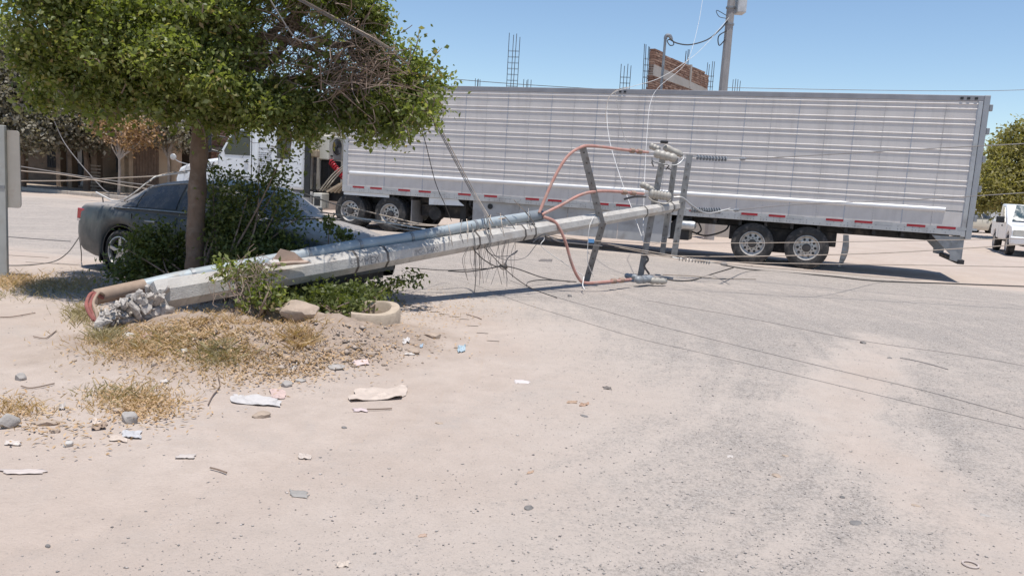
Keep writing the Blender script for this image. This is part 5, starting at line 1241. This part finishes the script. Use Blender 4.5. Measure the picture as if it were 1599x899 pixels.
# ================================================================== stones, litter, dry plants
m_stone = {'grey': mat('grey_stone', (.38, .345, .315), .9, 0, .15, 8, (.28, .24, .21), .3, 6, bmp=.6), 'tan': mat('tan_stone', (.40, .31, .24), .95, 0, .15, 6, (.28, .21, .16), .35, 5, bmp=.7, bscale=35),
           'dark': mat('dark_stone', (.19, .175, .165), .85, 0, .2, 8, (.25, .22, .2), .3), 'pale': mat('pale_stone', (.52, .48, .44), .9, 0, .1, 8, (.4, .34, .29), .3, bmp=.4), 'pink': mat('pink_brick', (.48, .33, .28), .9, 0, .15, 8, bmp=.4)}
def stone(px, py, wpx, hpx, kind, label, name='stone', flat=1.0, seed=0):
    p = G(px, py+hpx*.35); d = p.y; w_ = wpx*d/F; h_ = hpx*d/F*.8*flat
    o = link(name, stone_mesh(name, w_/2*1.08, w_/2*.8, max(h_*.62, .008), seed+int(px), 3, .3), m_stone[kind], None, True)
    o.data.set_sharp_from_angle(angle=math.radians(32))
    o.location = (p.x, p.y+w_*.2, H(p.x, p.y)+max(h_*.62, .008)*(.45 if name != 'boulder' else .75)); o.rotation_euler = (0, 0, (px*.7) % 1.2-.6)
    return tag(o, label, 'stone' if name == 'stone' else name.split('_')[-1])
for a in ((465, 488, 70, 34, 'tan', 'large tan boulder on top of the earth mound', 'boulder'), (29, 588, 17, 17, 'grey', 'square grey stone alone on the dirt at the left'), (10, 657, 30, 32, 'grey', 'big grey stone cut by the left edge'),
          (199, 651, 28, 26, 'grey', 'large grey stone in the leaf patch below the mound'), (183, 641, 16, 10, 'tan', 'small stone touching the large grey one in the leaf patch'), (68, 660, 32, 12, 'tan', 'flat tan stone right of the big left-edge stone'), (83, 672, 20, 10, 'tan', 'flat tan stone just below the other flat tan one'),
          (104, 692, 15, 15, 'pale', 'pale angular stone below the flat tan stones'), (200, 524, 24, 12, 'pale', 'pale stone in the dry grass below the concrete heap'), (286, 548, 14, 11, 'pale', 'pale stone at the front foot of the mound'), (259, 495, 13, 8, 'pale', 'small pale stone just below the pole near its broken end'),
          (407, 648, 30, 12, 'tan', 'brown brick piece below the plastic sheet'), (445, 599, 20, 14, 'grey', 'rounded dark grey stone above the plastic sheet'), (645, 547, 22, 12, 'tan', 'tan stone at the right foot of the mound'), (525, 573, 30, 9, 'grey', 'flat grey slab at the foot of the mound'),
          (578, 552, 14, 9, 'tan', 'small stone left of the right-foot stone'), (676, 524, 26, 10, 'tan', 'angular clod right of the planter ring'), (467, 594, 22, 6, 'grey', 'thin grey chip beside the rounded dark stone'), (826, 793, 18, 10, 'dark', 'dark tarmac chip in the middle foreground'), (912, 650, 15, 4, 'dark', 'small bluish dark chip on the mid road'),
          (1340, 818, 28, 6, 'dark', 'long dark flat chip in the right foreground'), (1540, 806, 24, 4, 'grey', 'thin grey chip in the sand track at lower right'), (1348, 535, 10, 6, 'dark', 'dark pebble on the road right of centre'), (1390, 559, 8, 4, 'dark', 'small dark pebble right of the other road pebble'), (1432, 790, 16, 5, 'tan', 'tan chip near the sand track'),
          (1315, 776, 8, 8, 'dark', 'dark pebble in the right foreground'), (537, 667, 9, 4, 'dark', 'dark pebble on the dirt below the cardboard'), (685, 661, 14, 5, 'tan', 'flat tan pebble on the dirt right of centre'), (1228, 712, 12, 5, 'tan', 'tan pebble on the right gravel'), (500, 715, 6, 3, 'dark', 'tiny dark pebble beside the crumpled scrap'),
          (890, 462, 9, 6, 'dark', 'dark pebble near the wire end on the road'), (74, 852, 10, 6, 'dark', 'dark pebble at the lower left'), (266, 820, 8, 5, 'grey', 'grey pebble at the lower left centre'), (1212, 743, 18, 7, 'tan', 'tan flake right of centre'), (115, 562, 10, 6, 'tan', 'small tan stone on the path left of the mound')):
    stone(*a[:6], *(a[6:] if len(a) > 6 else ()))
LITM = {}
def lm(c, r=.7):
    c = tuple(x*.75+y*.25 for x, y in zip(c, (.47, .39, .335))); k = c
    if k not in LITM: LITM[k] = mat('litter_%d' % len(LITM), c, r, 0, .08, 12, tuple(x*.7 for x in c), .25, 9)
    return LITM[k]
def litter(name, label, px, py, wpx, hpx, col, crumple=.02, seed=1, cat=None, stripe=None, group=None):
    r = random.Random(seed*31+int(px)); nu, nv = 9, 7; rows = []; o0 = G(px, py)
    rad = [r.uniform(.72, 1.05) for _ in range(16)]; ph = r.uniform(0, 6)
    for i in range(nu):
        row = []
        for j in range(nv):
            u, v = i/(nu-1)*2-1, j/(nv-1)*2-1
            k = max(abs(u), abs(v)); a = math.atan2(v, u); q = rad[int((a+math.pi)/(2*math.pi)*15.99)]; q = 1+(q-1)*k*k
            x, y = px+u*q*wpx/2+v*wpx*.06*math.sin(ph), py+v*q*hpx/2+u*hpx*.15*math.sin(ph+1)
            p = G(x, y); z = H(p.x, p.y)+.005+crumple*.6*max(0, (math.sin(u*4+ph)*math.cos(v*3.3+ph*2)*.7+r.uniform(-.15, .75)))
            row.append((p.x-o0.x, p.y-o0.y, z-o0.z))
        rows.append(row)
    b = MB(); b.grid(rows); o = b.build(name, lm(col), None, crumple < .012); o.location = o0
    md = o.modifiers.new('s', 'SOLIDIFY'); md.thickness = .003
    return tag(o, label, cat or name.replace('_', ' ').split()[-1], group)
W = (.55, .505, .465); BG = (.56, .46, .38); BL = (.48, .485, .50); PK = (.56, .40, .36)
for a in (('plastic_sheet', 'crumpled whitish plastic sheet at the foot of the mound', 398, 626, 80, 18, (.54, .52, .51), .03), ('plastic_scrap', 'pink-edged plastic scrap at the right end of the plastic sheet', 433, 616, 26, 15, PK, .02), ('cardboard_sheet', 'large crumpled pale cardboard on the dirt below the mound', 590, 617, 88, 20, (.56, .46, .385), .04),
          ('paper_scrap', 'small red and white wrapper below the crumpled cardboard', 562, 641, 24, 5, (.62, .5, .5), .008), ('plastic_bag', 'light blue plastic bag right of the mound', 721, 546, 14, 10, (.36, .50, .58), .04), ('foam_piece', 'pink-white foam piece at the right foot of the mound', 564, 567, 28, 9, (.64, .5, .48), .012), ('paper_scrap', 'white scrap upright at the front of the mound', 458, 577, 11, 9, W, .05),
          ('plastic_plate', 'bluish white bent plate below the large grey stone', 205, 680, 34, 11, BL, .02), ('paper_scrap', 'beige paper left of the bluish plate', 184, 686, 30, 9, BG, .015), ('paper_scrap', 'beige crumpled paper left of the large grey stone', 152, 661, 16, 11, (.6, .5, .42), .03), ('paper_scrap', 'white scrap near the flat tan stones', 97, 637, 11, 8, W, .03),
          ('paper_scrap', 'small white scrap on the bare dirt left of the mound foot', 256, 596, 13, 5, W, .012), ('paper_scrap', 'torn whitish paper on the dirt at lower left', 290, 714, 30, 6, (.54, .48, .44), .010), ('paper_scrap', 'crumpled beige scrap on the dirt below centre left', 476, 714, 21, 8, (.54, .46, .40), .018), ('paper_scrap', 'paper bit at the left edge below the big stone', 20, 693, 26, 7, (.62, .55, .5), .012),
          ('paper_strip', 'long pale torn strip at the left edge', 36, 738, 76, 8, (.58, .50, .46), .006), ('white_stick', 'thin white strip on the dirt in mid picture', 815, 597, 26, 6, (.68, .62, .6), .004), ('rubber_shard', 'curved grey-green shard on the dirt in the foreground', 467, 773, 30, 12, (.26, .255, .24), .010), ('dry_leaf', 'pair of curled brown leaves on the mid road', 893, 629, 18, 4, (.36, .22, .13), .012),
          ('dry_leaf', 'single brown leaf right of the pair on the mid road', 912, 633, 15, 5, (.34, .19, .11), .015), ('dry_leaf', 'orange-brown leaf in the middle foreground', 660, 838, 14, 5, (.42, .28, .2), .008), ('dry_leaf', 'orange leaf in the right of centre foreground', 828, 739, 10, 4, (.42, .26, .16), .01), ('plastic_scrap', 'pale scrap at the bottom left of centre', 535, 884, 20, 9, (.55, .46, .38), .012),
          ('rag', 'black curled scrap on the mid road', 948, 607, 14, 5, (.06, .055, .05), .015), ('paper_scrap', 'white bit left of the right-foot stone of the mound', 634, 533, 12, 9, (.6, .57, .55), .03), ('paper_scrap', 'white scrap under the right-foot stone', 640, 553, 16, 4, W, .008), ('bottle_cap', 'tiny blue cap beside the right-foot stone', 658, 541, 5, 5, (.30, .42, .52), .012), ('paper_scrap', 'white bit far right foreground', 1140, 714, 10, 4, W, .008),
          ('flat_debris', 'dark flattened scrap on the street beneath the pole', 852, 407, 22, 4, (.06, .06, .065), .01), ('bark_piece', 'brown strip beside the large grey stone', 155, 668, 26, 9, (.30, .2, .13), .03), ('food_wrapper', 'red and white wrapper beside the pale grass stone', 228, 528, 18, 10, (.55, .35, .31), .03)):
    litter(*a)
# pale ring washer half buried
q = G(1515, 884); b = MB(); b.tube([(math.cos(t)*.034, math.sin(t)*.034, .004) for t in np.linspace(0, 2*math.pi, 21)], .005, 6); o = b.build('lid_ring', lm((.50, .42, .38)), None, True); o.location = (q.x, q.y, .008); tag(o, 'pale plastic lid ring at the bottom right', 'ring')
# folded cardboard on the pole
q = A(445, 402, 8.62); cbx = empty('folded_cardboard', q, .75, 'folded tan cardboard lying on the fallen pole by the creeper', 'cardboard')
for nm, poly, c in (('flap', [(-.18, -.05), (.24, -.05), (.1, .06), (-.06, .10)], (.46, .32, .23)), ('sheet', [(-.2, -.09), (.28, -.06), (.24, -.035), (-.2, -.065)], (.52, .38, .29))):
    b = MB(); b.prism(poly, -.09 if nm == 'sheet' else -.02, .07 if nm == 'sheet' else -.012); b.build(nm, lm(c), cbx)
b = MB(); b.tube(crom([(-.2, -.1, -.06), (0, -.11, -.045), (.16, -.09, -.05), (.24, -.07, -.05)], 4), .018, 8); b.build('rolled_edge', lm((.5, .36, .27)), cbx, True)
q = A(427, 412, 8.5); o = link('concrete_chunk', stone_mesh('chunk', .09, .06, .05, 55, 2), m_stone['pale']); o.location = q; tag(o, 'white broken chunk on the pole left of the folded cardboard', 'rubble')
# twigs on the ground
for k, (lab, pts) in enumerate((('forked twig on the dirt left of the mound', [(52, 527), (68, 530), (75, 528), (88, 518)]), ('thin long twig at the left edge below the tree shadow', [(0, 497), (20, 496), (55, 490)]), ('thin twig on the bare dirt left of the leaf patch', [(33, 605), (50, 608), (85, 601)]),
        ('thin wiry twig standing at the mound foot', [(325, 634), (332, 620), (343, 605), (341, 590)]), ('bare pale branch leaning in the planter ring', [(515, 487, 8.3), (530, 478, 8.3), (545, 472, 8.4)]), ('small twig on the dirt in the lower left', [(328, 733), (340, 736), (354, 741)]), ('short twig right of the red wrapper', [(573, 641), (590, 641), (612, 640)]), ('dark twig in the leaf litter right of the ring', [(728, 492), (745, 497), (752, 500)]))):
    wire(lab, pts, .005 if k != 4 else .008, m_twig, 'twig', 5)['category'] = 'twig'

# dry grass (stuff)
def blades(name, label, regions, m, hgt, wdt=.004, cat='dry grass'):
    V = []
    for (cx, cy, sx, sy, n, hs) in regions:
        for _ in range(int(n*.8)):
            p = G(NR.normal(cx, sx), NR.normal(cy, sy))
            if inside(p.x, p.y) and p.y < 11: continue
            h = hgt*hs*NR.uniform(.4, 1.3); a = NR.uniform(0, 6.28); ln = NR.normal(0, .75, 2)*h; w2 = wdt*NR.uniform(.6, 1.5)
            dx, dy = math.cos(a)*w2, math.sin(a)*w2; z = H(p.x, p.y)-.005
            V.append([(p.x-dx, p.y-dy, z), (p.x+dx, p.y+dy, z), (p.x+ln[0]*.6+dx*.6, p.y+ln[1]*.6+dy*.6, z+h*.65), (p.x+ln[0], p.y+ln[1], z+h*.9)])
    return tag(quads(name, np.array(V), m), label, cat, kind='stuff')
lm_straw = leafmat('straw', [(0, (.36, .235, .13)), (.5, (.53, .37, .215)), (.9, (.64, .48, .315)), (1, (.48, .33, .19))], .2, .8)
lm_gstraw = leafmat('greenish_straw', [(0, (.22, .19, .10)), (.5, (.34, .28, .16)), (1, (.42, .34, .21))], .2, .8)
blades('dry_grass', 'dry straw grass on the mound and dirt verge', [(300, 515, 70, 16, 2600, .6), (250, 545, 60, 14, 1800, .55), (360, 560, 40, 14, 900, .5), (200, 535, 40, 12, 900, .6), (470, 532, 13, 8, 600, 1.05), (450, 500, 30, 10, 500, .8), (395, 480, 20, 8, 400, 1.0), (420, 560, 50, 20, 500, .5),
        (215, 625, 38, 13, 1300, .6), (25, 640, 28, 9, 500, .6), (60, 445, 50, 6, 1200, .8), (20, 440, 25, 5, 600, 1.0), (130, 440, 40, 8, 500, .8), (340, 495, 40, 8, 700, .7), (330, 590, 60, 10, 300, .4), (620, 480, 25, 8, 150, .5)], lm_straw, .085)
blades('dry_grass', 'greenish dry tufts beside the concrete heap', [(128, 492, 14, 8, 600, .95), (165, 525, 14, 7, 380, 1.1), (250, 535, 45, 10, 500, .7), (335, 560, 25, 9, 400, .8), (185, 615, 30, 7, 300, .7), (70, 455, 60, 8, 900, .8), (340, 552, 18, 8, 300, 1.0)], lm_gstraw, .085)
# fallen leaves (stuff)
def leaflitter(name, label, regions, m, L, W_, lift=.012):
    P = []
    for cx, cy, sx, sy, n in regions:
        for _ in range(int(n*.55)):
            p = G(NR.normal(cx, sx), NR.normal(cy, sy)); P.append((p.x, p.y, H(p.x, p.y)+.008+abs(NR.normal(0, lift))))
    return tag(quads(name, leaf_quads(np.array(P), L, W_, 3.0, .3, 0), m), label, 'leaves', kind='stuff')
lm_fall = leafmat('fallen_leaves', [(0, (.37, .23, .135)), (.4, (.52, .345, .20)), (.8, (.60, .44, .29)), (1, (.46, .31, .185))], .15, .7)
leaflitter('fallen_leaves', 'tan fallen leaves over the mound and verge', [(290, 525, 75, 20, 2000), (370, 505, 60, 14, 900), (480, 575, 50, 12, 700), (400, 590, 50, 14, 500), (540, 555, 60, 8, 400), (235, 640, 40, 14, 900), (190, 620, 40, 10, 300), (40, 655, 45, 18, 350), (120, 680, 60, 16, 150), (660, 490, 50, 14, 400), (720, 480, 50, 12, 250), (640, 530, 50, 10, 150), (560, 520, 60, 20, 200), (470, 540, 60, 20, 350), (250, 560, 80, 20, 400), (80, 450, 60, 10, 300)], lm_fall, .040, .014)
# clods on the mound and gravel (stuff)
def pebbles(name, label, P, S, m, cat, flat=.6):
    N = len(P); base = np.array([(1, 0, 0), (0, 1, 0), (-1, 0, 0), (0, -1, 0), (0, 0, 1), (0, 0, -.6)], float)
    tri = np.array([(0, 1, 4), (1, 2, 4), (2, 3, 4), (3, 0, 4), (1, 0, 5), (2, 1, 5), (3, 2, 5), (0, 3, 5)])
    a = NR.uniform(0, 6.28, N); c, s_ = np.cos(a), np.sin(a); v = base[None]*(1+NR.uniform(-.35, .35, (N, 6, 1)))*NR.uniform(.6, 1.4, (N, 1, 3)); v[:, :, 2] *= flat
    v *= S[:, None, None]; x = v[:, :, 0]*c[:, None]-v[:, :, 1]*s_[:, None]; y = v[:, :, 0]*s_[:, None]+v[:, :, 1]*c[:, None]
    V = np.stack([x, y, v[:, :, 2]], 2)+P[:, None]
    me = bpy.data.meshes.new(name); me.vertices.add(N*6); me.vertices.foreach_set('co', V.reshape(-1).astype(np.float32))
    ix = (tri[None]+np.arange(N)[:, None, None]*6).reshape(-1).astype(np.int32); me.loops.add(len(ix)); me.loops.foreach_set('vertex_index', ix)
    me.polygons.add(N*8); me.polygons.foreach_set('loop_start', np.arange(0, N*24, 3, dtype=np.int32)); me.update(calc_edges=True); me.validate()
    return tag(link(name, me, m), label, cat, kind='stuff')
def pebmat(name, stops):
    m, n, l, b = nodes(name); g = n.new('ShaderNodeNewGeometry'); cr = n.new('ShaderNodeValToRGB'); e = cr.color_ramp.elements
    while len(e) < len(stops): e.new(.5)
    for i, (p, c) in enumerate(stops): e[i].position = p; e[i].color = (*c, 1)
    l.new(g.outputs['Random Per Island'], cr.inputs[0]); l.new(cr.outputs[0], b.inputs['Base Color']); b.inputs['Roughness'].default_value = .9; return m
N = 34000; yy = 2.6+9.5*NR.uniform(0, 1, N)**1.7; xx = NR.uniform(-.75, .78, N)*yy*1.02
ok = np.array([(inside(x, y) and NR.uniform() < (.25+.75*(1-sstep(.5, 1.1, dust_f(x, y))))) or (not inside(x, y) and NR.uniform() < .10) for x, y in zip(xx, yy)])
xx, yy = xx[ok], yy[ok]; S = .0018+.0055*NR.uniform(0, 1, len(xx))**5+.0015*NR.uniform(0, 1, len(xx))
P = np.array([(x, y, (H(x, y) if not inside(x, y) else .006)+s_*.25) for x, y, s_ in zip(xx, yy, S)])
pebbles('gravel', 'loose fine gravel scattered over the dusty road', P, S, pebmat('gravel_stones', [(0, (.17, .155, .15)), (.3, (.27, .25, .235)), (.6, (.37, .33, .30)), (.85, (.48, .42, .38)), (1, (.60, .54, .5))]), 'gravel')
C_ = []
for _ in range(1300):
    p = G(NR.normal(500, 90), NR.normal(545, 28)); m_ = mound_f(p.x, p.y)
    if NR.uniform() < m_+.04: C_.append((p.x, p.y, H(p.x, p.y)))
C_ = np.array(C_); pebbles('earth_clods', 'crumbly brown earth clods on the mound', C_, .006+.035*NR.uniform(0, 1, len(C_))**4, pebmat('clod_earth', [(0, (.27, .205, .16)), (.5, (.36, .285, .23)), (1, (.43, .35, .29))]), 'earth', .7)
